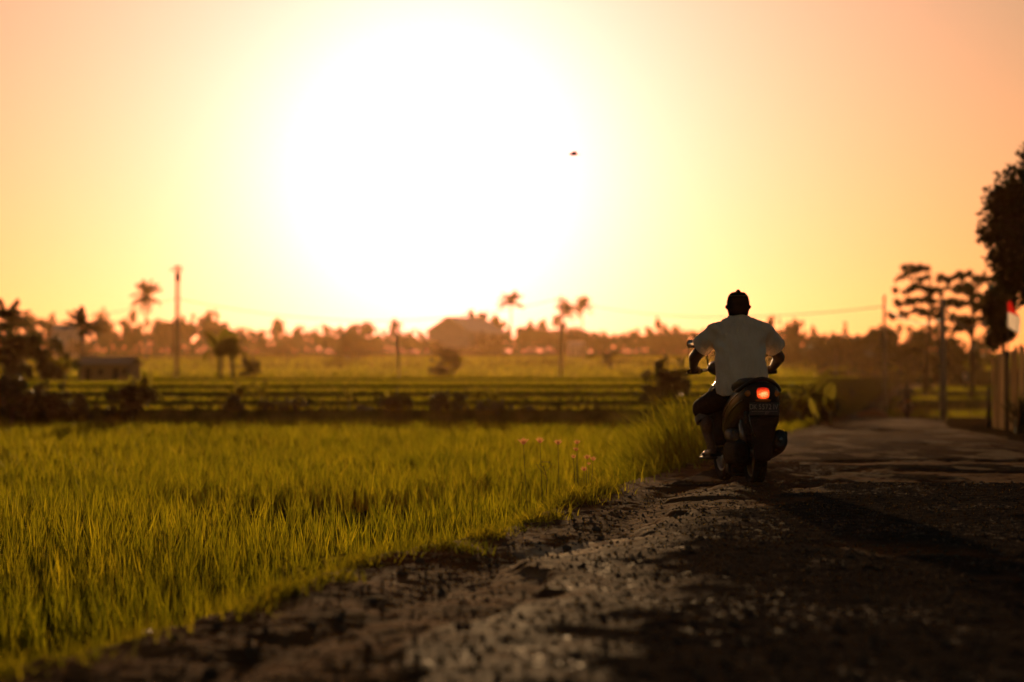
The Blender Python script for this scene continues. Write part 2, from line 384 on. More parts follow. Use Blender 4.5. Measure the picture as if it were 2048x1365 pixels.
# ------------------------------------------------------------------ lie of the land
YL = np.array([3, 5, 7.25, 8.8, 11.5, 13.4, 19.8, 24, 29, 45, 60, 80, 112, 140, 165, 200, 235.])
XLv = np.array([-2.1, -1.8, -1.53, -1.13, -.72, -.10, .80, 1.6, 2.35, 5.1, 7.6, 10.5, 15.2, 19.1, 24.1, 31.3, 37.8])
YR = np.array([3, 5, 20, 45, 54, 60, 80, 100, 112, 120, 140, 165, 200, 235.])
XRv = np.array([3.0, 3.3, 4.7, 8.2, 9.2, 10.2, 13.8, 16.4, 17.7, 18.2, 20.9, 25.8, 33.4, 39.4])
YZ = np.array([0, 17.5, 19.0, 19.6, 24, 40, 60, 80, 112, 140, 170, 200, 235.])
ZZ = np.array([-.028, -.028, -.020, -.060, -.07, -.12, -.30, -.60, -1.07, -1.2, -.85, -.25, .1])
def XL(y): return np.interp(y, YL, XLv)
def XR(y): return np.interp(y, YR, XRv)
def ZR(y): return np.interp(y, YZ, ZZ)
def HILL(y): return np.interp(y, [150, 190, 232, 246, 300, 400, 520, 600, 720, 900], [-2.4, -1.6, -.35, .85, 1.7, 3.3, 5.4, 6.6, 8.0, 9.5])

def grid_faces(nr, nc):
    i = np.arange((nr - 1) * (nc - 1)); r = i // (nc - 1); c = i % (nc - 1)
    a = r * nc + c
    return np.stack([a, a + 1, a + nc + 1, a + nc], 1)
def sheet(name, xs, ys, zf, mat, smooth=True):
    X, Y = np.meshgrid(xs, ys); Z = zf(X, Y)
    me = np_mesh(name, np.stack([X.ravel(), Y.ravel(), Z.ravel()], 1), grid_faces(len(ys), len(xs)), smooth=smooth)
    return struct(link(name, me, mat))

# ground to the horizon, paddy floor, hillside
sheet('ground', np.linspace(-520, 520, 40), np.linspace(-120, 900, 40), lambda X, Y: -2.2 + .1 * fbm(X * .02, Y * .02, 3), M['ground'])
sheet('paddy_mud', np.concatenate([np.linspace(-40, -8, 33), np.linspace(-7.9, 9, 170)]), np.linspace(2, 55.5, 180),
      lambda X, Y: np.where(X < XL(Y) - .2, -.44 + .05 * fbm(X * 3, Y * 3, 5), -.6), M['mud'])
sheet('hillside', np.linspace(-330, 330, 120), np.concatenate([np.linspace(150, 400, 60), np.linspace(405, 880, 70)]),
      lambda X, Y: HILL(Y) - .25 + .9 * (fbm(X * .012, Y * .02, 8) - .5) * np.clip((Y - 230) / 100, 0, 1) + .5 * np.floor(2 * vnoise(X * .006, Y * .04, 4)) * np.clip((Y - 260) / 60, 0, 1) * .35, M['hill'])

# ------------------------------------------------------------------ road with its dirt shoulder
def build_road():
    ys = [3.2]
    while ys[-1] < 62: ys.append(ys[-1] + max(.024, .0036 * ys[-1]))
    while ys[-1] < 234: ys.append(ys[-1] + .016 * ys[-1])
    ys = np.array(ys); nc = 235
    t = np.linspace(0, 1, nc)
    x0 = XL(ys) - .95; x1 = XR(ys) + .8
    X = x0[:, None] + (x1 - x0)[:, None] * t[None, :]
    Y = np.repeat(ys[:, None], nc, 1)
    e = X - XL(Y)                                   # distance from the shoulder's crest
    near = np.clip((70 - Y) / 40, 0, 1)
    # broken edge of the asphalt
    edge = .95 + .55 * np.clip((11 - Y) / 6, -.2, 1) + .55 * (fbm(Y * .7, Y * 0 + 3, 21) - .5) + .35 * (fbm(X * 2.2, Y * 2.2, 22) - .5)
    edge = np.where(Y > 19.3, .25 + .5 * fbm(Y * .4, Y * 0, 27), edge)
    asp = np.clip((e - edge) / .05, 0, 1)
    pot = np.clip((fbm(X * .9, Y * .55, 31, 3) - .60) / .05, 0, 1)          # worn patches
    asp = asp * (1 - .85 * pot * (Y < 60))
    z = ZR(Y) + .028 * asp * near
    z += (.035 * (fbm(X * .8, Y * .5, 41, 3) - .5)) * np.clip(near + .3, 0, 1)
    g = fbm(X * 22, Y * 17, 51, 2) - .5
    st = np.clip(fbm(X * 13, Y * 10, 52, 2) - .58, 0, 1)
    z += near * asp * (.007 * g + .02 * st)
    d1 = fbm(X * 3.2, Y * 2.2, 61, 5, .6) - .5
    z += near * (1 - asp) * (.045 * d1 + .014 * g)
    # tyre rut in the dirt, clods on the crest, slope down into the paddy
    z -= near * .03 * np.exp(-((e - .62) / .16) ** 2) * (Y < 19)
    cl = np.clip(fbm(X * 2.6, Y * 1.6, 71, 4) - .45, 0, 1)
    z += near * .06 * cl * np.exp(-((e - .05) / .22) ** 2) * (Y < 19)
    z -= np.clip(-e, 0, 1) * .62
    z -= np.clip(e - (XR(Y) - XL(Y)), 0, 1) * .12
    # thin raised lip of an older layer crossing the road behind the scooter
    z += .006 * np.exp(-((Y - (19.05 + .12 * (fbm(X * 1.2, X * 0, 81) - .5))) / .07) ** 2) * (e > .05)
    me = np_mesh('road', np.stack([X.ravel(), Y.ravel(), z.ravel()], 1), grid_faces(len(ys), nc), smooth=True)
    conc = np.exp(-((X - (.42 + .05 * (Y - 12))) / .38) ** 4) * np.clip((13.3 - Y) / .08, 0, 1) * np.clip((Y - 10.2) / 1.5, 0, 1)
    conc = np.clip(conc * 1.2 * (fbm(X * 4, Y * 2.5, 91, 4) > .40) + 0, 0, 1) * (1 - asp)
    pale = np.clip((fbm(X * 2.5, Y * .9, 95, 4) - .57) / .06, 0, 1) * (Y > 19.4) * .22
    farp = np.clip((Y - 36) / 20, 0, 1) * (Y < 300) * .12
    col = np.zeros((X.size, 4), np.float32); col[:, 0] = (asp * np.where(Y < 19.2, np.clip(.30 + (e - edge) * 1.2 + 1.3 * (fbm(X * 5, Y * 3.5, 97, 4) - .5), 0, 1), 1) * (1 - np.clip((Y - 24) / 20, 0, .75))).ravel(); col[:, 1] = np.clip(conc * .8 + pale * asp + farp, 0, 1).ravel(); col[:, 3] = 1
    ca = me.color_attributes.new('surface', 'FLOAT_COLOR', 'POINT'); ca.data.foreach_set('color', col.ravel())
    o = struct(link('road', me, M['road']))
    zs = z
    def roadz(x, y):
        r = int(np.clip(np.searchsorted(ys, y), 0, len(ys) - 1)); c = int(np.clip((x - x0[r]) / (x1[r] - x0[r]) * (nc - 1), 0, nc - 1))
        return float(zs[r, c])
    return roadz
roadz = build_road()
ysv = np.linspace(3, 118.5, 110); xsv = np.linspace(0, 1, 50)
Xv = (XR(ysv)[:, None] + .55) + 34 * xsv[None, :] ** 1.6; Yv = np.repeat(ysv[:, None], 50, 1)
Zv = ZR(Yv) - .06 + .12 * (fbm(Xv * .8, Yv * .8, 15) - .5)
me = np_mesh('verge', np.stack([Xv.ravel(), Yv.ravel(), Zv.ravel()], 1), grid_faces(110, 50), smooth=True)
struct(link('verge', me, surf('shade_toned_verge_soil', (.018, .014, .008), (.045, .032, .018), 1.5, .95, .5, 10, spec=0)))  # soil colour darkened to paint in the shade of tree, fence and bushes

# ------------------------------------------------------------------ blades of rice and grass (thin bent strips, one mass each)
def blades(P, h, w, lean, dirs, seg=2, curve=None):
    """P (n,3) roots; h heights; w half widths; lean horizontal travel of the tip; dirs lean direction angle"""
    n = len(P); vs = []; ax = nrg.uniform(0, np.pi, n)
    sx = np.cos(ax); sy = np.sin(ax)
    lx = np.cos(dirs) * lean; ly = np.sin(dirs) * lean
    ts = np.linspace(0, 1, seg + 1)
    for t in ts[:-1]:
        b = t ** 2; wd = w * (1 - .55 * t)
        c = P + np.stack([lx * b, ly * b, h * (t - .12 * b * (lean / np.maximum(h, .01)))], 1)
        o = np.stack([sx * wd, sy * wd, np.zeros(n)], 1)
        vs += [c - o, c + o]
    vs.append(P + np.stack([lx, ly, h * (1 - .12 * (lean / np.maximum(h, .01)))], 1))
    k = len(vs); V = np.stack(vs, 1).reshape(-1, 3); base = np.arange(n)[:, None] * k
    q = [base + np.array([[2 * i, 2 * i + 1, 2 * i + 3, 2 * i + 2]]) for i in range(seg - 1)]
    F4 = np.concatenate(q) if q else np.zeros((0, 4), int)
    F3 = base + np.array([[2 * (seg - 1), 2 * (seg - 1) + 1, 2 * seg]])
    return V, F4, F3
def merge(parts):
    vs = []; a = []; b = []; o = 0
    for V, F4, F3 in parts:
        vs.append(V); a.append(F4 + o); b.append(F3 + o); o += len(V)
    return np.concatenate(vs), np.concatenate(a), np.concatenate(b)

def rice_zone(y0, y1, hills, nb, wid, hgt=.35, zf=None, xl=None, xr=None, jit=.4, lean=.07, full=False):
    """planted hills on a jittered grid of given spacing, nb blades each"""
    ys = np.arange(y0, y1, hills); P = []
    for y in ys:
        a = xl(y); b = xr(y)
        if b <= a: continue
        xs = np.arange(a, b, hills); P.append(np.stack([xs, np.full(len(xs), y)], 1))
    P = np.concatenate(P) + nrg.uniform(-jit, jit, (sum(len(p) for p in P), 2)) * hills
    dens = fbm(P[:, 0] * .45, P[:, 1] * .28, 101, 3)
    keep = full | (nrg.random(len(P)) < np.clip((dens - .25) * 5, .25, 1) * np.clip((P[:, 1] - 3.5) / 7, .3, 1)); P = P[keep]
    vig = .72 + .5 * fbm(P[:, 0] * .35, P[:, 1] * .18, 111, 3)
    n = len(P); Q = np.repeat(P, nb, 0) + nrg.normal(0, .022, (n * nb, 2)); vg = np.repeat(vig, nb)
    z = zf(Q[:, 0], Q[:, 1]); h = hgt * vg * nrg.uniform(.55, 1.1, n * nb)
    return blades(np.column_stack([Q, z]), h, wid * nrg.uniform(.7, 1.3, n * nb), lean * nrg.uniform(.1, 1.6, n * nb) * h / .35, nrg.uniform(0, 2 * np.pi, n * nb))
pz = lambda x, y: np.full(len(x), -.43)
left = lambda y: -.245 * y - 3.0
edge = lambda y: float(XL(y)) - .42
parts = [rice_zone(5.5, 10.5, .21, 8, .0030, .29, zf=pz, xl=left, xr=edge), rice_zone(10.5, 15, .17, 14, .0038, zf=pz, xl=left, xr=edge),
         rice_zone(15, 27, .19, 13, .0055, zf=pz, xl=left, xr=edge),
         rice_zone(27, 41, .24, 9, .009, zf=pz, xl=left, xr=edge, lean=.12),
         rice_zone(41, 55.3, .30, 9, .013, zf=pz, xl=left, xr=edge, lean=.13)]
V, F4, F3 = merge(parts)
o = link('rice_plants', np_mesh('rice_plants', V, F4, F3), M['rice'])
tag(o, 'golden green young rice filling the flooded field left of the road', 'rice', kind='stuff')

# ------------------------------------------------------------------ terraces stepping up behind the field
def terrace(front, back, ztop, zbase, xa, xb, seed, nx=70):
    """one level: soil tread with a sloped grassy bank in front; front/back distances wander with x"""
    fx = lambda y0, x: y0 + .8 * (fbm(np.asarray(x) * .06, np.asarray(x) * 0 + seed, seed, 3) - .5) * 2
    t = np.linspace(0, 1, nx); rows = []
    xf0 = xa(front) + (xb(front) - xa(front)) * t; xk = xa(back) + (xb(back) - xa(back)) * t
    yf = fx(front, xf0); yk = np.full(nx, back) + 2.5
    for k in np.linspace(0, 1, 5):      # bank
        z = zbase + (ztop - zbase) * k + .05 * (1 - k) * (fbm(xf0 * 1.5, xf0 * 0 + k * 3, seed + 1) - .5)
        rows.append(np.stack([xf0, yf - (1 - k) * .35 * max(ztop - zbase, .2) + .08 * (fbm(xf0 * 2, xf0 * 0 + 5 * k, seed + 2) - .5), z], 1))
    for k in (.3, .65, 1.):
        rows.append(np.stack([xf0 + (xk - xf0) * k, yf + (yk - yf) * k, np.full(nx, ztop) + .02 * (fbm(xf0, xf0 * 0 + k, seed) - .5)], 1))
    # right and left flanks close the step
    Vt = np.concatenate(rows); Ft = grid_faces(len(rows), nx)
    me = np_mesh('rice_terrace', Vt, Ft, smooth=False)
    o = struct(link('rice_terrace', me, M['bank']))
    mb = MB()
    for side in (0, -1):
        pts = [r[side] for r in rows]; low = [(p[0] + (-.9 if side == 0 else .9), p[1], -2.3) for p in pts]; n = len(pts)
        mb.add(pts + low, [(i, i + 1, n + i + 1, n + i) for i in range(n - 1)])
    mb.build('terrace_flank', M['bank'], o)
    return yf, xf0
terr_l = [(56.3, 59, .06, -.75), (59.5, 63.5, .225, -.1), (64.5, 72, .41, .1), (73, 110, .565, .3), (111, 232, .735, .4)]
parts = []
xa = lambda y: -.25 * y - 12
def xbl(y): return float(XL(y)) - .6
for i, (f, b, zt, zb) in enumerate(terr_l):
    terrace(f, b, zt, zb, xa, xbl, 200 + i * 7)
    sp = .42 if f < 90 else .7
    fr = f + 2.0
    parts.append(rice_zone(f - 1.5, b + (.5 if f < 100 else -60), sp, 8, .016 if f < 90 else .03, .15, xl=lambda y: -.235 * y - 5, xr=lambda y: xbl(y) - .2,
        zf=lambda x, y, f=f, zt=zt, s=200 + i * 7: np.where(y > f + 1.6 * (fbm(x * .06, x * 0 + s, s, 3) - .5) + .1, zt - .02, -3.5), lean=.14, full=True))
terr_r = [(118, 147, -1.25, -1.6), (148, 166, -.617, -1.5), (167, 235, -.22, -1.0)]
xar = lambda y: float(XR(y)) + .7
xbr = lambda y: .24 * y + 22
for i, (f, b, zt, zb) in enumerate(terr_r):
    terrace(f, b, zt, zb, xar, xbr, 300 + i * 7)
    parts.append(rice_zone(f - 2, b + .5, .6, 8, .034, .19, xl=lambda y: xar(y) + .2, xr=lambda y: .235 * y + 5,
        zf=lambda x, y, f=f, zt=zt, s=300 + i * 7: np.where(y > f + 1.6 * (fbm(x * .06, x * 0 + s, s, 3) - .5) + .1, zt - .02, -4.5), lean=.14, full=True))
# crops in narrow plots on the slope beyond
nh = 52000; yh = 250 + 265 * nrg.random(nh) ** 1.2; xh = nrg.uniform(-1, 1, nh) * (.235 * yh + 12)
plot = np.floor(yh / 13 + 1.6 * fbm(xh * .012, yh * .004, 501, 3) * 2); ph = (yh / 13 + 1.6 * fbm(xh * .012, yh * .004, 501, 3) * 2) % 1
kp = (ph > .25) & (_hash(plot, plot * 0 + np.floor(xh / 70), 503) > .18) & ~((xh > 33) & (yh < 300)); xh = xh[kp]; yh = yh[kp]; nh = len(xh)
zh = HILL(yh) - .3 + .9 * (fbm(xh * .012, yh * .02, 8) - .5) * np.clip((yh - 230) / 100, 0, 1) + .5 * np.floor(2 * vnoise(xh * .006, yh * .04, 4)) * np.clip((yh - 260) / 60, 0, 1) * .35
parts.append(blades(np.column_stack([xh, yh, zh]), nrg.uniform(.35, .75, nh), nrg.uniform(.10, .22, nh), nrg.uniform(.02, .2, nh), nrg.uniform(0, 6.28, nh)))
V, F4, F3 = merge(parts)
o = link('terrace_rice', np_mesh('terrace_rice', V, F4, F3), M['rice'])
tag(o, 'strips of rice growing on the stepped terraces beyond the field', 'rice', kind='stuff')

# ------------------------------------------------------------------ verge: low grass, weeds, tall clumps, seed heads, clods
def scatter_grass(spec):
    parts = []
    for (y, e, n, spread, h, wd, ln) in spec:
        x = float(XL(y)) + e
        Q = np.column_stack([nrg.normal(x, spread, n), nrg.normal(y, spread * 1.6, n)])
        z = np.array([roadz(a, b) for a, b in Q]) - .01
        parts.append(blades(np.column_stack([Q, z]), h * nrg.uniform(.35, 1.15, n), wd * nrg.uniform(.7, 1.3, n), ln * nrg.uniform(.2, 1.6, n), nrg.uniform(0, 2 * np.pi, n), 3))
    return merge(parts)
spec = []
for k in range(230):
    y = rng.uniform(6.5, 19); spec.append((y, rng.uniform(-.45, .10), rng.randint(14, 50), .07, .10, .0032, .08))
for k in range(46):
    y = rng.uniform(16.2, 19.0); spec.append((y, rng.uniform(-.38, .12), 60, .09, .13, .0035, .09))
for (y, e) in ((13.0, .12), (13.3, .02), (14.6, .0), (14.9, .1), (12.1, .28), (11.2, -.02), (10.4, .1), (9.8, .0)):
    for j in range(3): spec.append((y + rng.uniform(-.1, .1), e + rng.uniform(-.08, .08), 60, .05, .075, .0035, .06))
V, F4, F3 = scatter_grass(spec)
o = link('verge_grass', np_mesh('verge_grass', V, F4, F3), M['grass'])
tag(o, 'short ragged grass growing along the dirt edge of the field', 'grass', kind='stuff')
# grass along the road beyond the tall clump
spec2 = []
for k in range(240):
    y = rng.uniform(20.5, 56); spec2.append((y, rng.uniform(-.7, -.02), 26, .13, .22, .006, .14))
V, F4, F3 = scatter_grass(spec2)
o = link('roadside_grass', np_mesh('roadside_grass', V, F4, F3), M['grass'])
tag(o, 'longer grass lining the left road edge beyond the rider', 'grass', kind='stuff')
# tall clumps left of the rider
ordn = ['leftmost', 'second', 'third', 'fourth', 'fifth', 'sixth', 'rightmost']
for i, (px, d, n, h, ln) in enumerate(((1255, 23.2, 110, .46, .36), (1285, 23.6, 110, .48, .36), (1310, 24.4, 170, .68, .46), (1332, 26.4, 180, .72, .42), (1350, 25.4, 210, .80, .42), (1380, 26.6, 210, .86, .38), (1408, 27.6, 170, .78, .36))):
    x = gx(px, d); Q = nrg.normal(0, .13, (n, 2)) * np.array([1, 1.3])
    dirs = nrg.normal(np.pi * .95, .8, n)
    V, F4, F3 = blades(np.column_stack([Q, np.full(n, -.05)]), h * nrg.uniform(.5, 1.15, n), .0058 * nrg.uniform(.7, 1.2, n), ln * nrg.uniform(.1, 1.5, n), dirs, 5)
    o = link('tall_grass_clump', np_mesh('tall_grass_clump', V, F4, F3), M['grass'])
    o.location = (x, d, min(roadz(x, d), 0) - .05)
    tag(o, ordn[i] + (' from left' if 0 < i < 6 else '') + ' of the tall arching grass clumps left of the rider', 'grass clump', 'tall grass clumps at the road edge')
# finger-grass seed heads: (head px, head py, spread, number of rays)
heads = [(1047, 884, .062, 9, 'leftmost and widest of the pinkish finger-grass seed heads, on a long bare stem'),
         (1080, 881, .052, 7, 'second pinkish seed head from the left, on a long bare stem'),
         (1116, 884, .046, 8, 'third pinkish seed head from the left, on a long bare stem'),
         (1154, 883, .036, 6, 'highest of the two seed heads stacked above the grass mound'),
         (1152, 897, .036, 6, 'small seed head right below the highest one above the grass mound'),
         (1147, 911, .034, 5, 'small closed seed head left of the pair above the grass mound'),
         (1174, 913, .040, 7, 'leaning seed head right of the grass mound, left of the rightmost one'),
         (1186, 916, .036, 5, 'rightmost of the pinkish finger-grass seed heads'),
         (1168, 937, .040, 7, 'lowest pinkish seed head, low over the right of the grass mound'),
         (1178, 924, .022, 3, 'narrow half-open seed head between the two rightmost ones')]
for i, (px, py, sz, nr, lab) in enumerate(heads):
    d = 17.9 + .05 * i; x = gx(px, d); zt = gz(py, d) - .02
    bx_ = x + (1168 - px) / FPX * d * (.12 if i < 3 else .35); bz = roadz(bx_, d) - .05 if i > 2 else -.42
    t = thing('finger_grass', lab, 'grass flower', (x, d, zt), 0, 'finger-grass seed heads by the rice')
    MB().tube([(bx_ - x, .02, bz - zt), ((bx_ - x) * .4, .01, (bz - zt) * .5), (0, 0, 0)], [.003, .0024, .0018], 5).build('stem', M['stemgreen'], t, True)
    for k in range(nr):
        a = (k / (nr - 1) - .5) * 1.7 + rng.uniform(-.1, .1); b = rng.uniform(-.5, .5); ln = sz * .85 * rng.uniform(.85, 1.15)
        mb = MB(); pts = [Vector((math.sin(a) * s * ln * (.75 + .25 * s), b * .5 * s * ln, math.cos(a * .9) * s * ln)) for s in (0, .3, .65, 1)]
        mb.strip(pts, [.0015, .0042, .0040, .0008], (.9, .1, -.35 * (1 if a > 0 else -1)))
        for q in range(7):
            s = .15 + .8 * q / 7; c = Vector((math.sin(a) * s * ln * (.75 + .25 * s), b * .5 * s * ln, math.cos(a * .9) * s * ln))
            mb.strip([c, c + Vector((rng.uniform(-.011, .011), rng.uniform(-.008, .008), .009))], [.0012, .0003], (1, 0, 0))
        mb.build('seed_spike', M['seed'], t, recalc=False)
# dry tangled twig by the mound
t = tag(MB().tube([(0, 0, 0), (.01, 0, .12), (-.02, 0, .22)], .003, 5).tube([(.0, 0, .15), (-.05, .01, .2), (-.07, 0, .235)], .002, 5).tube([(0, 0, .18), (.03, 0, .21), (.045, 0, .235), (.02, 0, .245)], .002, 5).tube([(-.02, 0, .21), (-.05, 0, .235), (-.03, 0, .25), (.03, 0, .25)], .002, 5).build('dry_twig', M['bark'], None, True),
        'thin dry branching twig standing among the grass left of the mound', 'twig')
t.location = (gx(1092, 17.8), 17.8, -.03)
# broad weed leaves at the near field edge
def weed(px, py, d, label, n, size, mat='banana'):
    x = gx(px, d); z = roadz(x, d) if x > XL(d) - .9 else -.3
    t = thing('broad_leaf_weed', label, 'weed', (x, d, z - .02))
    top = gz(py, d) - z
    for k in range(n):
        a = 2 * math.pi * k / n + rng.uniform(-.3, .3); ln = size * rng.uniform(.8, 1.2)
        c = Vector((math.cos(a) * .05, math.sin(a) * .05, top * rng.uniform(.6, 1.0)))
        tip = c + Vector((math.cos(a) * ln, math.sin(a) * ln, ln * .4)); sd = Vector((-math.sin(a), math.cos(a), 0)); mid = (c + tip) / 2 + Vector((0, 0, .012))
        mb = MB().strip([c, c * .6 + tip * .4 + Vector((0, 0, .01)), mid * .3 + tip * .7 + Vector((0, 0, .006)), tip], [.004, ln * .34, ln * .26, .002], sd)
        mb.build('leaf', M[mat], t, recalc=False)
        MB().tube([(0, 0, 0), c * .6 + Vector((0, 0, .02)), c], .0025, 5).build('stalk', M['stemgreen'], t)
weed(597, 1108, 11.3, 'broad-leaved weed catching yellow light at the near field edge', 5, .045)
weed(662, 1098, 11.7, 'broad-leaved weed just right of the brightest yellow weed', 6, .05)
weed(570, 1128, 10.9, 'small low weed left of and below the brightest yellow weed', 4, .03)
# clods and stones
def rock_mesh(seed, rough=.3):
    bm = bmesh.new(); bmesh.ops.create_icosphere(bm, subdivisions=2, radius=1)
    r2 = random.Random(seed); a = [Vector((r2.uniform(-1, 1), r2.uniform(-1, 1), r2.uniform(-1, 1))).normalized() for _ in range(9)]
    for v in bm.verts:
        k = 1
        for d in a: k -= rough * max(0, v.co.normalized().dot(d) - .45)
        v.co *= k + r2.uniform(-.05, .05)
    me = bpy.data.meshes.new('stone'); bm.to_mesh(me); bm.free(); return me
rocks = [rock_mesh(s) for s in range(6)]
for r_ in rocks: r_.materials.append(M['stone'])
def rock(name, px, py, d, s, label, cat, group, k):
    x = gx(px, d); o = link(name, rocks[k % 6]); o.location = (x, d, roadz(x, d) + s * .25); o.scale = (s * 1.2, s, s * .7)
    o.rotation_euler = (rng.uniform(-.3, .3), rng.uniform(-.3, .3), rng.uniform(0, 6)); tag(o, label, cat, group); return o
for k in range(26):
    y = rng.uniform(7.2, 15.5); px = 1024 + (float(XL(y)) + rng.uniform(-.08, .75)) / y * FPX
    rock('dirt_clod', px, 0, y, rng.uniform(.012, .03), 'lump of dry earth lying on the dirt strip between field and asphalt', 'clod', 'earth lumps on the dirt strip', k)
for k in range(24):
    y = rng.uniform(7, 17); px = 1024 + (float(XL(y)) + rng.uniform(1.1, 3.6)) / y * FPX
    if px > 2040: px = rng.uniform(1300, 2030)
    rock('road_stone', px, 0, y, rng.uniform(.012, .026), 'loose stone lying on the broken asphalt of the near road', 'stone', 'loose stones on the road', k + 2)
for (px, d, w, lab) in ((318, 8.55, .055, 'crumpled pale scrap of litter at the near field edge'),):
    mb = MB(); n = 9; x = gx(px, d)
    pts = [[(w * (i / (n - 1) - .5) * 2 + .006 * rng.uniform(-1, 1), .05 * (j / 4 - .5), .018 * abs(math.sin(i * 1.7 + j)) + .012 * rng.random()) for i in range(n)] for j in range(5)]
    mb.add([p for r in pts for p in r], [(j * n + i, j * n + i + 1, (j + 1) * n + i + 1, (j + 1) * n + i) for j in range(4) for i in range(n - 1)])
    o = tag(mb.build('litter_scrap', M['litter'], None, False), lab, 'litter'); o.location = (x, d, roadz(x, d) + .012)
# fine gravel: thousands of grains too small to count
def gravel(n):
    y = 5.5 + 15 * nrg.random(n) ** 1.3; e = nrg.uniform(.3, 5.0, n); x = XL(y) + e
    keep = (x < .23 * y + .6); x = x[keep]; y = y[keep]; n = len(x)
    s = nrg.lognormal(-5.05, .38, n); z = np.array([roadz(a, b) for a, b in zip(x, y)]) + s * .3
    base = np.array([[1, 0, 0], [-1, 0, 0], [0, 1, 0], [0, -1, 0], [0, 0, .8], [0, 0, -.8]])
    a = nrg.uniform(0, 6.28, n); ca = np.cos(a)[:, None]; sa = np.sin(a)[:, None]
    j = base[None] * nrg.uniform(.6, 1.3, (n, 6, 1))
    vx = j[:, :, 0] * ca - j[:, :, 1] * sa; vy = j[:, :, 0] * sa + j[:, :, 1] * ca
    V = np.stack([vx, vy, j[:, :, 2]], 2) * s[:, None, None] + np.stack([x, y, z], 1)[:, None, :]
    f = np.array([[0, 2, 4], [2, 1, 4], [1, 3, 4], [3, 0, 4], [2, 0, 5], [1, 2, 5], [3, 1, 5], [0, 3, 5]])
    F = (np.arange(n)[:, None, None] * 6 + f[None]).reshape(-1, 3)
    return np_mesh('gravel', V.reshape(-1, 3), None, F)
o = link('gravel', gravel(16000), M['stone']); tag(o, 'fine loose gravel strewn over the near road', 'gravel', kind='stuff')
# ------------------------------------------------------------------ trees, palms and plants
def trunk_mesh(name, seed, h=.55, r=.035, limbs=5, spread=.28):
    r2 = random.Random(seed); mb = MB()
    top = Vector((r2.uniform(-.04, .04), r2.uniform(-.04, .04), h))
    mb.tube([(0, 0, -.03), (r2.uniform(-.02, .02), 0, h * .45), top], [r * 1.25, r, r * .7], 7)
    for k in range(limbs):
        a = 2 * math.pi * k / limbs + r2.uniform(-.4, .4); z0 = h * r2.uniform(.6, 1)
        c = Vector((top.x * z0 / h, top.y * z0 / h, z0)); e = c + Vector((math.cos(a) * spread, math.sin(a) * spread, r2.uniform(.14, .34)))
        mb.tube([c, (c + e) / 2 + Vector((0, 0, .04)), e], [r * .55, r * .38, r * .12], 5)
    me = mb.mesh(name, True); me.materials.append(M['bark']); return me
def leaf_cloud(name, blobs, n, size, seed, mat, shell=.55, aspect=.5):
    """leaf-sized pointed faces spread through a set of ellipsoidal clumps"""
    g = np.random.default_rng(seed); vol = np.array([b[1][0] * b[1][1] * b[1][2] for b in blobs]) ** .75; pr = vol / vol.sum()
    idx = g.choice(len(blobs), n, p=pr); C = np.array([b[0] for b in blobs])[idx]; Rr = np.array([b[1] for b in blobs])[idx]
    d = g.normal(0, 1, (n, 3)); d /= np.linalg.norm(d, axis=1)[:, None]
    rad = shell + (1.06 - shell) * g.random(n) ** .6; rad *= g.uniform(.85, 1.1, n)
    P = C + d * Rr * rad[:, None]
    u = g.normal(0, 1, (n, 3)); u += d * .6; u[:, 2] -= .25; u /= np.linalg.norm(u, axis=1)[:, None]
    w = np.cross(u, g.normal(0, 1, (n, 3))); w /= np.linalg.norm(w, axis=1)[:, None]
    s = (size * g.uniform(.6, 1.4, n))[:, None]
    V = np.stack([P - u * s, P + w * s * aspect, P + u * s, P - w * s * aspect], 1).reshape(-1, 3)
    me = np_mesh(name, V, np.arange(4 * n).reshape(-1, 4)); me.materials.append(M[mat]); return me
def blobs_round(seed, n=11, cz=.66, rx=.36, rz=.26):
    r2 = random.Random(seed); out = []
    for k in range(n * 2):
        a = r2.uniform(0, 6.28); q = math.sqrt(r2.random()) * .95; zz = r2.uniform(-.95, .9)
        s = r2.uniform(.16, .40) * (1.1 - .4 * q)
        out.append(((math.cos(a) * q * rx, math.sin(a) * q * rx, cz + zz * rz * (1 - .45 * q)), (rx * s, rx * s, rz * s * r2.uniform(.7, 1.3))))
    for k in range(5):                                  # ragged shoots standing out of the outline
        a = r2.uniform(0, 6.28); q = r2.uniform(.1, .95); out.append(((math.cos(a) * q * rx, math.sin(a) * q * rx, cz + rz * (1.0 - .55 * q)), (rx * .10, rx * .10, rz * r2.uniform(.15, .34))))
    return out
far_kinds = []
for sd in range(7):
    tall = sd % 3
    bl = blobs_round(50 + sd, 11 + sd, .56 - .03 * tall, .40 - .05 * tall, .42 + .02 * tall)
    far_kinds.append((trunk_mesh('trunk', 80 + sd, .5, .03), leaf_cloud('crown', bl, 1500, .042, 90 + sd, 'leaf_far', .15)))
bush_kinds = []
for sd in range(4):
    bl = blobs_round(150 + sd, 12, .50, .46, .44)
    bush_kinds.append((trunk_mesh('stem', 180 + sd, .35, .03, 6, .3), leaf_cloud('foliage', bl, 1900, .05, 190 + sd, 'leaf', .15)))
def tree(name, kinds, k, px, top, d, wpx, base_z, label, cat, group=None, sink=.2, mats=None):
    z0 = base_z - sink; H = gz(top, d) - z0; W = wpx / FPX * d
    t = thing(name, label, cat, (gx(px, d), d, z0), rng.uniform(0, 6.28), group)
    a, b = kinds[k % len(kinds)]
    bb = np.array([v.co[:] for v in b.vertices]); zt = np.percentile(bb[:, 2], 99.3); wx = 2 * np.percentile(np.abs(bb[:, :2]), 98.5)
    for nm, me in ((a.name.split('.')[0], a), (b.name.split('.')[0], b)):
        o = link(nm, me, None, t); o.scale = (W / wx, W / wx, H / zt)
    return t
def hz(d): return float(HILL(d))
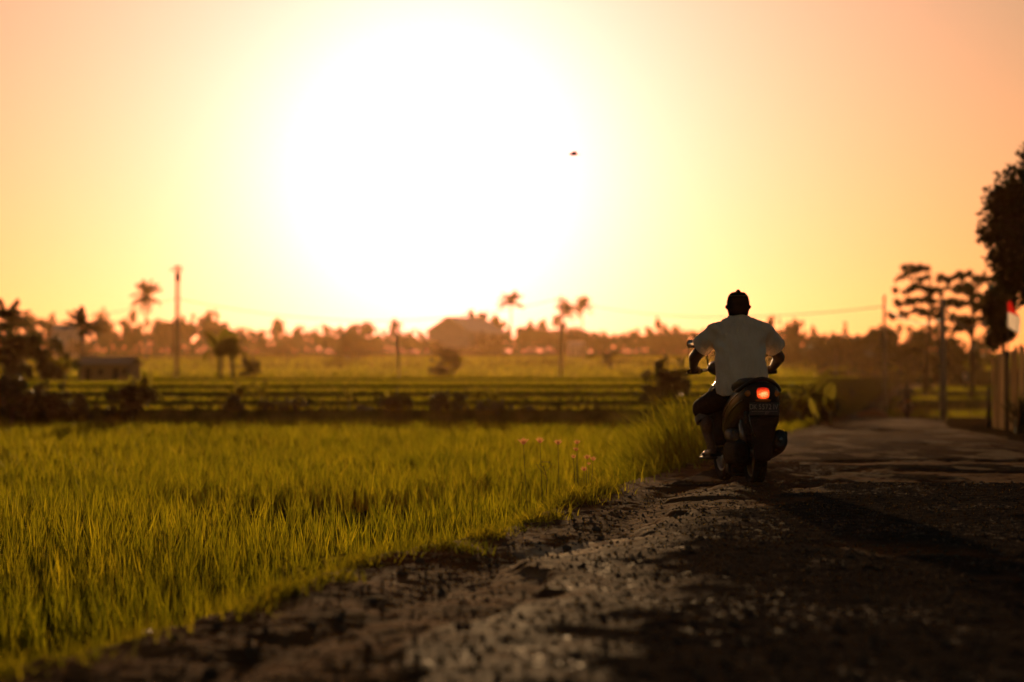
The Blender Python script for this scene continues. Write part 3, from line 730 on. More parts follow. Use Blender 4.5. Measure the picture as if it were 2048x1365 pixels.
# far treeline (silhouette read off the horizon), from left to right: px, top py, width px, distance
GL = 'treeline left of the warehouse'
far = [(48, 628, 54, 540), (100, 632, 70, 520), (135, 650, 60, 540), (205, 622, 36, 560), (230, 645, 60, 540), (268, 624, 46, 560), (308, 640, 70, 520), (345, 640, 60, 540),
       (380, 634, 76, 560), (425, 622, 44, 600), (452, 650, 60, 560), (482, 656, 40, 590), (506, 664, 44, 590), (530, 660, 38, 600), (557, 644, 26, 600), (580, 664, 44, 590),
       (602, 652, 30, 600), (626, 660, 34, 600), (645, 650, 40, 600), (676, 654, 50, 560), (705, 656, 50, 540), (726, 645, 56, 540), (757, 660, 44, 580), (790, 640, 20, 600),
       (800, 668, 50, 590), (824, 660, 34, 590), (842, 668, 40, 590), (944, 621, 42, 660), (974, 626, 44, 660), (998, 636, 40, 660), (1040, 656, 56, 580), (1066, 644, 40, 590),
       (1092, 640, 34, 590), (1112, 634, 40, 560), (1140, 654, 56, 580), (1172, 662, 50, 580), (1200, 664, 60, 570), (1235, 668, 54, 570), (1268, 660, 40, 560), (1290, 655, 34, 560),
       (1318, 638, 46, 540), (1346, 652, 44, 540), (1378, 662, 50, 540), (1412, 660, 50, 530), (1450, 655, 60, 530), (1500, 660, 60, 520), (1548, 634, 30, 420), (1572, 648, 46, 420),
       (1600, 640, 52, 400), (1630, 668, 50, 420), (1664, 668, 60, 420)]
ORD = ['first', 'second', 'third', 'fourth', 'fifth', 'sixth', 'seventh', 'eighth', 'ninth', 'tenth', 'eleventh', 'twelfth', 'thirteenth', 'fourteenth', 'fifteenth', 'sixteenth', 'seventeenth', 'eighteenth', 'nineteenth', 'twentieth']
cnt = {}
for i, (px, top, w, d) in enumerate(far):
    if px < 340: lab, gr = 'brown tree from the left picture edge in the far treeline', 'treeline left of the left pole'
    elif px < 860: lab, gr = 'hazy tree right of the tall left pole in the far treeline', GL
    elif px < 1010: lab, gr = 'pale tree from the left rising behind the warehouse roof', 'trees behind the warehouse'
    elif px < 1430: lab, gr = 'hazy golden tree right of the warehouse in the far treeline', 'treeline right of the warehouse'
    else: lab, gr = 'brown tree from the left in the row behind the rider', 'trees behind the rider'
    k = cnt.get(gr, 0); cnt[gr] = k + 1
    tree('distant_tree', far_kinds, i, px, top, d, w * 1.15, hz(d), ORD[k] + ' ' + lab, 'tree', gr)
# rows of hedge at the foot of the treeline
hedge_b = [((x, rng.uniform(-.5, .5), .5 + rng.uniform(-.1, .2)), (.7, .6, rng.uniform(.4, .6))) for x in np.linspace(-9, 9, 30)]
hedge_m = leaf_cloud('hedge', hedge_b, 2600, .16, 77, 'leaf_far', shell=.2)
for px, d, sx, sz, lab in ((60, 470, 1.2, 2.0, 'dark hedge along the field below the leftmost treeline'), (250, 480, 1.1, 2.4, 'dark hedge below the treeline around the lone left palm'), (470, 500, 1.3, 1.9, 'dark hedge below the treeline right of the left pole'), (640, 500, 1.3, 2.2, 'dark hedge below the middle of the left treeline'),
                    (790, 510, 1.0, 2.0, 'dark hedge ending at the left of the warehouse'), (930, 545, .8, 1.2, 'dark hedge across the foot of the warehouse'), (1060, 520, 1.1, 2.6, 'dark hedge just right of the warehouse'), (1230, 530, 1.4, 2.4, 'dark hedge below the treeline right of the second pole'), (1440, 500, 1.6, 2.2, 'dark hedge behind the rider'),
                    (1590, 400, 1.3, 2.0, 'dark hedge beyond the rider, left of the road pole'), (1700, 330, 1.1, 2.2, 'tall dark hedge at the far end of the road')):
    o = link('hedge', hedge_m); o.location = (gx(px, d), d, hz(d) - .5); o.scale = (sx * 1.1, 1.5, sz * 1.7); tag(o, lab, 'hedge', 'hedges under the treeline')
# single shrubs on the slope and at the field ends: px, top, width, d, base z, label
T5 = .72
for i, (px, top, w, d, bz_, lab) in enumerate([
    (892, 698, 62, 215, T5, 'big hazy round shrub below the left end of the warehouse'),
    (1216, 698, 22, 300, 1.7, 'small lone bush on the slope right of the second pole'),
    (700, 668, 60, 420, 3.6, 'dark tree clump standing in front of the left treeline'),
    (1335, 718, 96, 62, .2, 'loose dark shrub at the field end just left of the rider'),
    (1300, 770, 60, 60.5, .2, 'low dark bush under the loose shrub left of the rider'),
    (262, 768, 96, 55.9, -.1, 'square dark bush at the far edge of the rice field'),
    (24, 752, 130, 56, -.2, 'large dark bush at the left end of the field edge'),
    (96, 766, 96, 56.2, -.2, 'dark bush right of the largest left bush'),
    (150, 790, 60, 56, -.2, 'low dark bush trailing right of the left thicket'),
    (20, 660, 110, 92, .55, 'tall dark shrub behind the left thicket'),
    (84, 668, 80, 96, .55, 'tall dark shrub right of the leftmost palm'),
    (118, 705, 80, 98, .55, 'brownish shrub beside the low shed'),
    (500, 716, 46, 140, T5, 'bush to the right of the leaning banana clump'),
    (540, 800, 60, 57.5, .05, 'low weedy bush at the field edge below the banana clump'),
    (470, 790, 50, 56.2, -.2, 'small weedy bush at the field edge left of the middle'),
    (590, 795, 60, 57, .0, 'spindly bush at the field edge right of the weedy ones'),
    (725, 812, 60, 56.4, -.1, 'small dark bush low at the field edge left of the thin pole'),
    (790, 788, 70, 56.6, -.1, 'shrubby bush at the field edge under the thin pole'),
    (900, 784, 90, 56.4, -.1, 'wide bush at the field edge below the warehouse'),
    (985, 800, 80, 56.3, -.1, 'low bush at the field edge right of the wide one'),
    (1055, 812, 44, 56.2, -.1, 'last low bush of the row at the field edge'),
    (1606, 784, 70, 58, -.2, 'leafy bush under the banana plants right of the rider'),
    (1570, 790, 50, 54, -.3, 'low bush half behind the scooter right of the rider'),
    (1650, 792, 56, 60, -.3, 'dark low bush at the right foot of the banana plants'),
    (1738, 812, 30, 121, -1.2, 'small dark tuft at the foot of the road pole'),
    (1852, 748, 30, 170, -.3, 'small dark clump on the upper right terrace'),
    (1800, 655, 130, 250, .6, 'big dark round bush mass left below the layered tree'),
    (1872, 652, 130, 245, .5, 'big dark bush mass right below the layered tree'),
    (1925, 690, 90, 240, .4, 'dark bush sloping down towards the fence'),
    (1700, 664, 90, 275, .9, 'dark brown bush left of the road pole'),
    (1752, 660, 80, 262, .8, 'dark brown bush right behind the road pole'),
    (1640, 676, 80, 285, 1., 'brown bush above the banana plants'),
    (1968, 672, 60, 330, 2.0, 'hazy bush seen between the dark bushes and the fence')]):
    tree('shrub', bush_kinds, i, px, top, d, w, bz_, lab, 'shrub', sink=.12)

# palms: trunk and single fronds
def frond_mesh(seed, ln=1.0, nl=22, droop=.55):
    r2 = random.Random(seed); mb = MB(); rach = []
    for i in range(9):
        s = i / 8; rach.append(Vector((s * ln * (1 - .25 * s * droop), 0, .32 * s * ln - droop * s * s * ln)))
    mb.tube(rach, [.014 * (1 - .8 * i / 8) for i in range(9)], 4)
    for i in range(nl):
        s = .12 + .86 * i / nl; k = s * 8; a = int(min(k, 7)); p = rach[a].lerp(rach[a + 1], k - a)
        l2 = ln * .30 * math.sin(math.pi * (.15 + .8 * s)) * r2.uniform(.8, 1.1)
        for sg in (-1, 1):
            tip = p + Vector((l2 * .55, sg * l2 * .75, -l2 * r2.uniform(.2, .7)))
            mb.strip([p, p.lerp(tip, .5) + Vector((0, 0, .02)), tip], [.016, .026, .003], Vector((.8, -sg * .5, .1)).normalized())
    me = mb.mesh('frond'); me.materials.append(M['palm']); return me
fronds = [frond_mesh(s, 1, 20, dr) for s, dr in ((1, .4), (2, .65), (3, .95), (4, .2))]
def palm(px, top, base_py, d, crown_px, label, n=24, lean=0, trunk_r=.20, zbase=None):
    z0 = gz(base_py, d) if zbase is None else zbase; zt = gz(top, d); Rc = crown_px / 2 / FPX * d; H = zt - z0 - Rc * 1.0
    t = thing('coconut_palm', label, 'palm', (gx(px, d), d, z0), 0)
    pts = [(lean * (1 - (1 - s) ** 2), 0, H * s) for s in (0, .25, .5, .75, 1)]
    pts = [(p[0] - lean, p[1], p[2]) for p in pts]
    MB().tube(pts, [trunk_r * 1.5, trunk_r, trunk_r * .9, trunk_r * .85, trunk_r * .7], 7).build('trunk', M['bark'], t, True)
    for k in range(n):
        o = link('frond', fronds[k % 4], None, t); o.location = (0, 0, H - .05)
        o.scale = (Rc * 1.6,) * 3; o.rotation_euler = (rng.uniform(-.2, .2), rng.uniform(-1.35, .55), 2.399 * k + rng.uniform(-.2, .2))
palm(292, 566, 720, 400, 52, 'lone coconut palm standing clear above the left treeline')
palm(1022, 584, 700, 560, 42, 'tall coconut palm right of the warehouse roof')
palm(1131, 606, 700, 560, 38, 'coconut palm just right of the second pole')
palm(1165, 597, 700, 560, 36, 'slim coconut palm farthest right of the palms')
palm(557, 640, 700, 590, 26, 'small palm sticking out of the left treeline')
palm(790, 640, 700, 590, 24, 'small thin palm left of the warehouse')
palm(14, 606, 760, 105, 74, 'dark palm at the left picture edge', trunk_r=.13)
palm(165, 622, 745, 125, 66, 'dark slender palm left of the low shed', trunk_r=.10)

# banana plants: pseudostem and single big leaves
def banana_leaf(seed, ln=1.0, w=.17, droop=.5):
    r2 = random.Random(seed); mb = MB(); n = 9; Lp = []; Rp = []; Cp = []
    for i in range(n):
        s = i / (n - 1); c = Vector((.62 * ln * s ** 1.3, 0, .8 * ln * s - droop * ln * s ** 3))
        wd = w * math.sin(math.pi * min(1, .06 + s * .94)) ** .6 * (1 if s < .99 else .1) + (.01 if s < .15 else 0)
        if s < .12: wd = .012
        cut = r2.uniform(.8, 1.05)
        Cp.append(c); Lp.append(c + Vector((0, -wd * cut, .05 * wd))); Rp.append(c + Vector((0, wd * r2.uniform(.8, 1.05), .05 * wd)))
    v = Cp + Lp + Rp
    mb.add(v, [(i, i + 1, n + i + 1, n + i) for i in range(n - 1)] + [(i + 1, i, 2 * n + i, 2 * n + i + 1) for i in range(n - 1)])
    mb.tube([Vector(c) - Vector((0, 0, .006)) for c in Cp], [.016 * (1 - .8 * i / (n - 1)) for i in range(n)], 4)
    me = mb.mesh('leaf', True); me.materials.append(M['banana']); return me
bleaf = [banana_leaf(1, 1, .16, .35), banana_leaf(2, 1, .18, .75), banana_leaf(3, 1, .15, .1), banana_leaf(4, 1, .17, 1.05)]
def banana(px, top, d, base_z, label, n=7, name='banana_plant'):
    H = gz(top, d) - base_z; t = thing(name, label, 'banana plant', (gx(px, d), d, base_z - .03), rng.uniform(0, 6))
    MB().tube([(0, 0, 0), (.02, 0, H * .2), (.03, .01, H * .45)], [H * .045, H * .036, H * .022], 8).build('stem', M['stemgreen'], t, True)
    for k in range(n):
        o = link('leaf', bleaf[(k * 3 + int(px)) % 4], None, t); s = H * rng.uniform(.55, .85); o.location = (.02, 0, H * rng.uniform(.32, .42)); o.scale = (s, s, s)
        o.rotation_euler = (rng.uniform(-.15, .15), rng.uniform(-.4, .15), 2.399 * k)
for px, top, d, bz_, lab in ((1636, 736, 53, -.25, 'tallest banana plant right of the rider, one leaf lit up'), (1662, 764, 54, -.25, 'small banana plant with drooping bright leaf, right of the tallest'),
                             (1600, 758, 52, -.25, 'banana plant close right of the scooter'), (440, 642, 118, .7, 'leaning dark banana clump left of the middle, left stem'), (466, 650, 122, .7, 'leaning dark banana clump left of the middle, right stem'),
                             (480, 748, 57.6, .0, 'pale-leaved banana plant at the field edge below the leaning clump'), (522, 752, 58.2, .1, 'banana plant second from left in the field edge row'), (275, 738, 57, .0, 'upright banana plant behind the square dark bush'),
                             (292, 742, 57.5, .0, 'banana plant at the right of the square dark bush'), (640, 790, 57, .0, 'short banana plant right of the weedy bushes'), (700, 772, 57.4, .05, 'banana plant in the middle of the field edge row'),
                             (775, 778, 57, .0, 'banana plant left of the thin pole at the field edge'), (870, 772, 57.2, .05, 'bright-leaved banana plant below the warehouse'), (955, 764, 57.6, .05, 'banana plant right of the bright-leaved one'), (990, 768, 57.2, .05, 'rightmost banana plant of the field edge row'),
                             (40, 742, 57, -.1, 'banana plant inside the left thicket'), (130, 700, 88, .55, 'dark banana plant behind the left thicket')):
    banana(px, top, d, bz_, lab)

# the layered tree on the right: bare trunks and flat tiers of foliage
def layered_tree(px, d, base_z, tiers, label, trunk_px, seed):
    t = thing('layered_tree', label, 'tree', (gx(px, d), d, base_z)); r2 = random.Random(seed); X0 = gx(px, d)
    topz = max(gz(py, d) for _, py, _ in tiers) - base_z
    bx2 = gx(trunk_px, d) - X0
    MB().tube([(bx2, 0, 0), (bx2 * .7, 0, topz * .4), (.0, 0, topz * .75), (0, 0, topz * .98)], [.16, .13, .10, .04], 7).build('trunk', M['bark'], t, True)
    bl = []; mb = MB()
    for cx, py, w in tiers:
        z = gz(py, d) - base_z; x = gx(cx, d) - X0; W = w / FPX * d / 2
        for k in range(14):
            u_ = r2.uniform(-1, 1); bl.append(((x + u_ * W * 1.05, r2.uniform(-1, 1) * W * .8, z + r2.uniform(-.28, .2) - .12 * abs(u_)), (W * r2.uniform(.10, .30), W * .25, r2.uniform(.08, .27))))
        mb.tube([(0, 0, z * .8), (x * .5, .05, z * .92), (x, .05, z - .03)], [.05, .035, .012], 5)
    mb.build('branches', M['bark'], t, True)
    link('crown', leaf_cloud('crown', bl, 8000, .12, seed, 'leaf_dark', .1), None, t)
layered_tree(1862, 165, -.35, [(1845, 536, 70), (1820, 552, 50), (1880, 556, 70), (1835, 576, 90), (1900, 580, 80), (1812, 602, 60), (1870, 600, 90), (1915, 606, 60), (1850, 622, 80), (1795, 628, 40), (1905, 636, 60)],
             'tall dark tree with flat foliage tiers rising right of the road', 1850, 11)
layered_tree(1946, 150, -.5, [(1945, 548, 50), (1975, 556, 50), (1930, 572, 50), (1965, 588, 60), (1940, 606, 60), (1975, 620, 50), (1950, 640, 50), (1925, 652, 40)],
             'slimmer layered tree between the tall dark one and the near tree', 1944, 12)

# near leafy tree at the right edge
def near_tree():
    d = 50.0; X0 = gx(2086, d); z0 = float(ZR(d)) - .05
    t = thing('leafy_tree', 'dense dark glossy-leaved tree reaching in at the right picture edge', 'tree', (X0, d, z0))
    MB().tube([(.1, 0, 0), (.05, 0, 1.4), (0, 0, 2.6), (.05, 0, 3.9)], [.11, .09, .075, .03], 9).tube([(0.02, 0, 2.2), (-.3, .1, 2.9), (-.75, 0, 3.5)], [.05, .035, .01], 6).tube([(0.02, 0, 2.4), (.5, .2, 3.0), (.9, 0, 3.6)], [.05, .035, .01], 6).tube([(0, 0, 3.1), (-.3, -.2, 3.8), (-.5, 0, 4.4)], [.04, .03, .01], 6).build('trunk', M['bark'], t, True)
    bl = []
    r2 = random.Random(5)
    for px, py, w in ((2080, 330, 90), (2040, 372, 90), (2000, 400, 60), (2010, 440, 90), (2060, 430, 130), (1990, 470, 56), (2040, 500, 110), (2005, 520, 60), (2040, 560, 90), (2090, 500, 140), (2120, 420, 120), (2100, 360, 100), (2060, 585, 60), (2020, 568, 50)):
        W = w / FPX * d / 2; bl.append(((gx(px, d) - X0, r2.uniform(-.3, .3), gz(py, d) - z0), (W * 1.05, W * 1.1, W * 1.0)))
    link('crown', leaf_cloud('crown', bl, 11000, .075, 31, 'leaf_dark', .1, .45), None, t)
    mb = MB(); mb.strip([(0, 0, 0), (.03, 0, .006), (.07, 0, .004), (.105, 0, -.008), (.13, 0, -.02)], [.004, .022, .030, .020, .001], (0, 1, 0)); mb.tube([(-.02, 0, -.004), (0, 0, 0)], .002, 4)
    lm = mb.mesh('leaf'); lm.materials.append(M['leaf_dark'])
    for k in range(240):
        b = bl[r2.choice([1, 2, 2, 3, 5, 5, 6, 7, 7, 8, 12, 13, 0])]; a = r2.uniform(1.3, 4.9) if True else 0
        th = r2.uniform(-.9, 1.0); p = Vector(b[0]) + Vector((math.cos(a) * b[1][0] * math.cos(th), -abs(r2.uniform(-.2, 1)) * b[1][1] * .3, math.sin(th) * b[1][2])) * r2.uniform(.95, 1.13)
        o = link('leaf', lm, None, t); o.location = p; o.rotation_euler = (r2.uniform(-1, 1), r2.uniform(-1.4, .9), a + r2.uniform(-.8, .8)); s = r2.uniform(.7, 1.15); o.scale = (s, s, s)
near_tree()
# dark creeper-covered column behind the flag, spiky shrub by the fence
d = 55.5
bl = [((rng.uniform(-.22, .22), rng.uniform(-.2, .2), z), (.24, .25, .25)) for z in np.linspace(2.0, 3.05, 16)]
t = thing('creeper_column', 'dark creeper-covered column hanging behind the flag', 'creeper', (gx(2006, d), d, float(ZR(d)) - .05))
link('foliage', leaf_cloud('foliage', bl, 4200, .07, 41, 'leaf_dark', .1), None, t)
MB().tube([(0.05, 0, 0), (.03, 0, 1.2), (0, 0, 3.0)], [.06, .05, .03], 7).build('stem', M['bark'], t, True)
d = 45.0; t = thing('spiky_shrub', 'low spiky shrub in front of the fence at the right edge', 'shrub', (gx(2048, d), d, float(ZR(d)) - .06))
n = 260; V, F4, F3 = blades(np.column_stack([nrg.normal(0, .09, (n, 2)), np.zeros(n)]), nrg.uniform(.35, .85, n), np.full(n, .012), nrg.uniform(.1, .5, n), nrg.uniform(0, 6.28, n), 4)
link('foliage', np_mesh('foliage', V, F4, F3), M['leaf_dark'], t)

# ------------------------------------------------------------------ buildings
def warehouse():
    d = 560.; s = d / FPX; z0 = hz(d) - .8
    t = thing('warehouse', 'long pale warehouse with a low gable roof among the far trees', 'warehouse', (gx(855, d), d, z0), R(0))
    W = 82 * s; Lx = 72 * s; Ly = 26.; eave = gz(662, d) - z0; ridge = gz(633, d) - z0; le = gz(656, d) - z0
    # gable end faces us, the long side runs back to the right
    A = (0, 0); B = (W, -2.5); C = (W + Lx, Ly - 2.5); D = (Lx, Ly)
    MB().add([(A[0], A[1], 0), (B[0], B[1], 0), (B[0], B[1], eave), (W / 2, -1.25, ridge - .25), (A[0], A[1], eave)], [(0, 1, 2, 3, 4)]) \
        .add([(B[0], B[1], 0), (C[0], C[1], 0), (C[0], C[1], eave), (B[0], B[1], eave)], [(0, 1, 2, 3)]) \
        .add([(C[0], C[1], 0), (D[0], D[1], 0), (D[0], D[1], eave), ((C[0] + D[0]) / 2, (C[1] + D[1]) / 2, ridge - .25), (C[0], C[1], eave)], [(0, 1, 2, 3, 4)]) \
        .add([(D[0], D[1], 0), (A[0], A[1], 0), (A[0], A[1], eave), (D[0], D[1], eave)], [(0, 1, 2, 3)]).build('wall', M['whitewall'], t)
    f = Vector((Lx, Ly, 0)); rd = Vector((W / 2, -1.25, ridge)); ov = Vector((.6, 0, -.22))
    for nm, e in (('roof_slope', Vector((A[0] - .6, A[1], eave - .22))), ('roof_slope', Vector((B[0] + .6, B[1], eave - .22)))):
        off = f.normalized() * -.6; mb = MB(); q = [e + off, rd + off, rd + f, e + f]
        mb.add([p for p in q] + [p - Vector((0, 0, .18)) for p in q], [(0, 1, 2, 3), (7, 6, 5, 4), (0, 4, 5, 1), (1, 5, 6, 2), (2, 6, 7, 3), (3, 7, 4, 0)]); mb.build(nm, M['roof'], t)
    mb = MB(); nrm = Vector((C[0] - B[0], C[1] - B[1], 0)).normalized()
    for k in range(4):
        p = Vector((B[0], B[1], 0)) + (Vector((C[0] - B[0], C[1] - B[1], 0))) * ((k + .6) / 4.4); w = nrm * 1.1; out = Vector((nrm.y, -nrm.x, 0)) * .03
        MB().add([p - w + out + Vector((0, 0, 2.6)), p + w + out + Vector((0, 0, 2.6)), p + w + out + Vector((0, 0, 3.8)), p - w + out + Vector((0, 0, 3.8))], [(0, 1, 2, 3)]).build('window', M['dark'], t, recalc=False)
warehouse()
def hut(name, px0, px1, eave_py, ridge_py, d, z0, depth, label, cat, roof, wall, rot=0):
    w = (px1 - px0) / FPX * d; t = thing(name, label, cat, (gx((px0 + px1) / 2, d), d, z0), rot); e = gz(eave_py, d) - z0; r_ = gz(ridge_py, d) - z0
    MB().box((0, depth / 2, e / 2), (w * .92, depth, e)).build('wall', M[wall], t)
    for sg in (0, 1):
        y0 = -.5 if sg == 0 else depth + .5; q = [Vector((-w / 2, y0, e - .05)), Vector((w / 2, y0, e - .05)), Vector((w / 2, depth / 2, r_)), Vector((-w / 2, depth / 2, r_))]
        MB().add(q + [p + Vector((0, 0, .06)) for p in q], [(3, 2, 1, 0), (4, 5, 6, 7), (0, 1, 5, 4), (1, 2, 6, 5), (2, 3, 7, 6), (3, 0, 4, 7)]).build('roof_slope', M[roof], t)
    for k in (-.28, .22): MB().box((k * w, -.01, e * .42), (w * .09, .04, e * .72)).build('door', M['dark'], t)
    for k in (-.05, .38): MB().box((k * w, -.01, e * .55), (w * .08, .04, e * .3)).build('window', M['dark'], t)
hut('low_shed', 152, 262, 728, 716, 108, .6, 3.2, 'low shed with an old grey sheet roof left behind the field', 'shed', 'oldroof', 'brickwall')
hut('small_house', 104, 152, 660, 652, 470, hz(470) - .3, 5, 'small pale-roofed house among the trees at far left', 'house', 'roof', 'whitewall')
hut('field_house', 1136, 1168, 690, 683, 500, hz(500) - .6, 6, 'tiny pale house at the treeline right of the second pole', 'house', 'roof', 'whitewall')

# ------------------------------------------------------------------ poles, wires, fence, flag
def upole(px, base, top, d, label, r=.11, cross=True, extra=False, zb=None):
    z0 = gz(base, d) if zb is None else zb; H = gz(top, d) - z0
    t = thing('utility_pole', label, 'pole', (gx(px, d), d, z0 - .1))
    MB().tube([(0, 0, 0), (0, 0, H * .5), (0, 0, H + .1)], [r * 1.35, r * 1.1, r * .8], 10).build('pole', M['pole'], t, True)
    if cross:
        MB().box((0, -.08, H - .35), (1.1, .08, .09)).build('crossarm', M['steel'], t)
        for x in (-.48, 0, .48): MB().tube([(x, -.08, H - .3), (x, -.08, H - .2), (x, -.08, H - .12)], [.035, .05, .025], 7).build('insulator', M['pole'], t, True)
    if extra:
        MB().box((.12, -.22, H - .9), (.42, .36, .75), bev=.05).build('transformer', M['steel'], t)
        MB().box((.1, -.15, H - .05), (.75, .1, .1)).build('crossarm', M['steel'], t)
        MB().tube([(.25, 0, H * .45), (.25, 0, H + .1)], [.05, .04], 7).build('conduit', M['steel'], t)
    return Vector((gx(px, d), d, z0 + H))
pa = upole(353, 752, 530, 200, 'tall left utility pole with boxes near its top', .12, True, True)
pb = upole(1122, 757, 590, 230, 'slender utility pole right of the warehouse', .11, True)
pc = upole(797, 770, 648, 180, 'short thin pole left of the warehouse', .075, False)
pd = upole(1769, 802, 590, 128, 'bare concrete pole beside the bend of the road', .085, False, zb=-1.25)
pe = upole(1886, 840, 596, 92, 'concrete pole with looping cable in front of the layered trees', .10, False, zb=float(ZR(92)) - .1)
pf = upole(1672, 760, 700, 210, 'thin short stake pole on the slope behind the banana plants', .045, False)
def wire(a, b, sag, label, r=.02, n=24, group='power lines across the fields'):
    a = Vector(a); b = Vector(b); mb = MB(); pts = [a.lerp(b, i / n) - Vector((0, 0, sag * 4 * (i / n) * (1 - i / n))) for i in range(n + 1)]
    tag(mb.tube(pts, r, 5).build('power_line', M['wire'], None, True), label, 'power line', group)
ja = pa - Vector((0, .1, 2.75)); jb = pb - Vector((0, .1, .3))
wire(ja, jb, 2.0, 'power line sagging between the left pole and the second pole', .03)
wire(jb, pd - Vector((0, 0, .6)), 1.1, 'power line from the second pole over the rider to the road pole', .024)
wire(ja, (gx(-120, 200), 200, gz(660, 200)), .6, 'power line leaving the left pole towards the left edge', .024)
wire(pd - Vector((0, 0, .5)), pe - Vector((0, 0, .8)), .5, 'short power line between the two roadside poles', .014)
pts = [pe - Vector((0, 0, .05)), pe + Vector((.25, 0, -.65)), pe + Vector((.62, 0, -1.0)), pe + Vector((1.0, .1, -1.15)), pe + Vector((1.5, .2, -1.0)), pe + Vector((2.4, .3, -.4))]
tag(MB().tube(pts, .035, 6).build('looping_cable', M['pole'], None, True), 'pale cable looping down to the right from the concrete pole', 'cable')

def plank_mesh(w, h, th, arch):
    mb = MB(); n = 5; f = [(-w / 2, 0), (w / 2, 0)] + [(w / 2 * math.cos(math.pi * k / n), h - arch + arch * math.sin(math.pi * k / n)) for k in range(n + 1)]
    k = len(f); mb.add([(x, -th / 2, z) for x, z in f] + [(x, th / 2, z) for x, z in f], [tuple(range(k)), tuple(range(2 * k - 1, k - 1, -1))] + [(i, k + i, k + (i + 1) % k, (i + 1) % k) for i in range(k)])
    me = mb.mesh('plank'); me.materials.append(M['plank']); return me
pk = [plank_mesh(.16, 1.0, .03, .015), plank_mesh(.19, 1.0, .03, .025), plank_mesh(.14, 1.0, .035, .012)]
def fence(a, b, h0, h1, label, seed):
    r2 = random.Random(seed); a = Vector(a); b = Vector(b); L2 = (b - a).length; t = thing('plank_fence', label, 'fence', a, math.atan2(b.y - a.y, b.x - a.x))
    x = 0.02
    while x < L2:
        k = r2.randrange(3); w = (.16, .19, .14)[k]; o = link('plank', pk[k], None, t); hh = h0 + (h1 - h0) * math.sin(min(1, x / L2 * 2.2) * math.pi / 2)
        o.location = (x + w / 2, r2.uniform(-.03, .03), -.05); o.scale = (1, 1, hh * r2.uniform(.96, 1.03)); o.rotation_euler = (r2.uniform(-.015, .015), r2.uniform(-.012, .012), r2.uniform(-.07, .07)); x += w + r2.uniform(.01, .05)
    for z in (.35, 1.3): MB().box((L2 / 2, .075, z), (L2, .045, .08)).build('rail', M['plank'], t)
zf = float(ZR(54)) - .08
fence((gx(1986, 54.2), 54.2, zf), (gx(2012, 52.3), 52.3, zf), 1.62, 1.70, 'narrow panel of pale upright planks at the road end of the fence', 3)
fence((gx(2017, 51.6), 51.6, zf), (gx(2062, 48.4), 48.4, zf), 1.62, 1.86, 'higher plank fence panel with arched top running out at the right edge', 4)
t = tag(MB().tube([(0, 0, 0), (0, 0, .9), (.01, 0, 1.75)], [.05, .05, .045], 8).build('fence_post', M['bark'], None, True), 'dark wooden post at the road end of the plank fence', 'post'); t.location = (gx(1977, 54.8), 54.8, zf - .03); t.scale = (1, 1, .55)
t = tag(MB().tube([(0, 0, 0), (0, 0, .9), (.01, 0, 1.75)], [.055, .055, .05], 8).build('fence_post', M['bark'], None, True), 'dark wooden post in the gap between the two fence panels', 'post'); t.location = (gx(2014, 51.9), 51.9, zf - .03)
def flag():
    d = 51.; z0 = zf; t = thing('flag', 'red and white flag drooping from a thin pole above the fence', 'flag', (gx(2017, d), d, z0))
    H = gz(590, d) - z0; MB().tube([(0, 0, 0), (.0, 0, H * .5), (-.03, 0, H)], [.018, .015, .012], 7).build('flag_pole', M['bark'], t, True)
    for nm, u0, u1, mt in (('red_half', 0, .5, 'flagred'), ('white_half', .5, 1, 'flagwhite')):
        nx, nz = 10, 8; v = []
        for j in range(nz + 1):
            u = u0 + (u1 - u0) * j / nz
            for i in range(nx + 1):
                s = i / nx; wdt = .10 + .18 * math.sin(min(1, u * 1.15) * math.pi * .62)
                v.append((-.025 + s * wdt - .01 * u, .035 * math.sin(s * 9 + u * 3) * (.3 + s), H - .04 - u * .62 - s * (.12 + .05 * math.sin(u * 7))))
        MB().add(v, [(j * (nx + 1) + i, j * (nx + 1) + i + 1, (j + 1) * (nx + 1) + i + 1, (j + 1) * (nx + 1) + i) for j in range(nz) for i in range(nx)]).build(nm, M[mt], t, True)
flag()

# ------------------------------------------------------------------ bird
def bird():
    d = 34.; t = thing('bird', 'small dark bird flying across the glowing sky', 'bird', (gx(1148, d), d, gz(308, d)), R(12)); t.scale = (.7, .7, .7)
    MB().loft([((-.11, 0, 0), (0, .004, 0), (0, 0, .004)), ((-.08, 0, .004), (0, .018, 0), (0, 0, .018)), ((-.02, 0, 0), (0, .03, 0), (0, 0, .03)), ((.05, 0, -.002), (0, .02, 0), (0, 0, .018)), ((.09, 0, -.004), (0, .008, 0), (0, 0, .006))], 10).build('body', M['dark'], t, True)
    for sg in (-1, 1):
        MB().strip([(0, sg * .02, .01), (.01, sg * .08, .05), (.04, sg * .15, .05 + .01 * sg), (.09, sg * .2, .03)], [.045, .04, .025, .004], (1, 0, -.1)).build('wing', M['dark'], t, recalc=False)
    MB().strip([(.07, 0, 0), (.12, 0, -.005), (.15, 0, -.008)], [.01, .022, .03], (0, 1, 0)).build('tail', M['dark'], t, recalc=False)
bird()

# ------------------------------------------------------------------ haze: dusty evening air
hb = MB().box((0, 390, 14), (1060, 1050, 34)).build('haze', None)
hm = bpy.data.materials.new('haze'); hm.use_nodes = True; hn = hm.node_tree.nodes
hn.remove(hn['Principled BSDF']); pv = hn.new('ShaderNodeVolumePrincipled'); pv.inputs['Color'].default_value = (.95, .52, .2, 1)
pv.inputs['Density'].default_value = HAZE = .00004; pv.inputs['Anisotropy'].default_value = .80
hm.node_tree.links.new(pv.outputs[0], hn['Material Output'].inputs['Volume']); hb.data.materials.append(hm)
tag(hb, 'warm dusty evening haze over the fields', 'haze', kind='stuff')
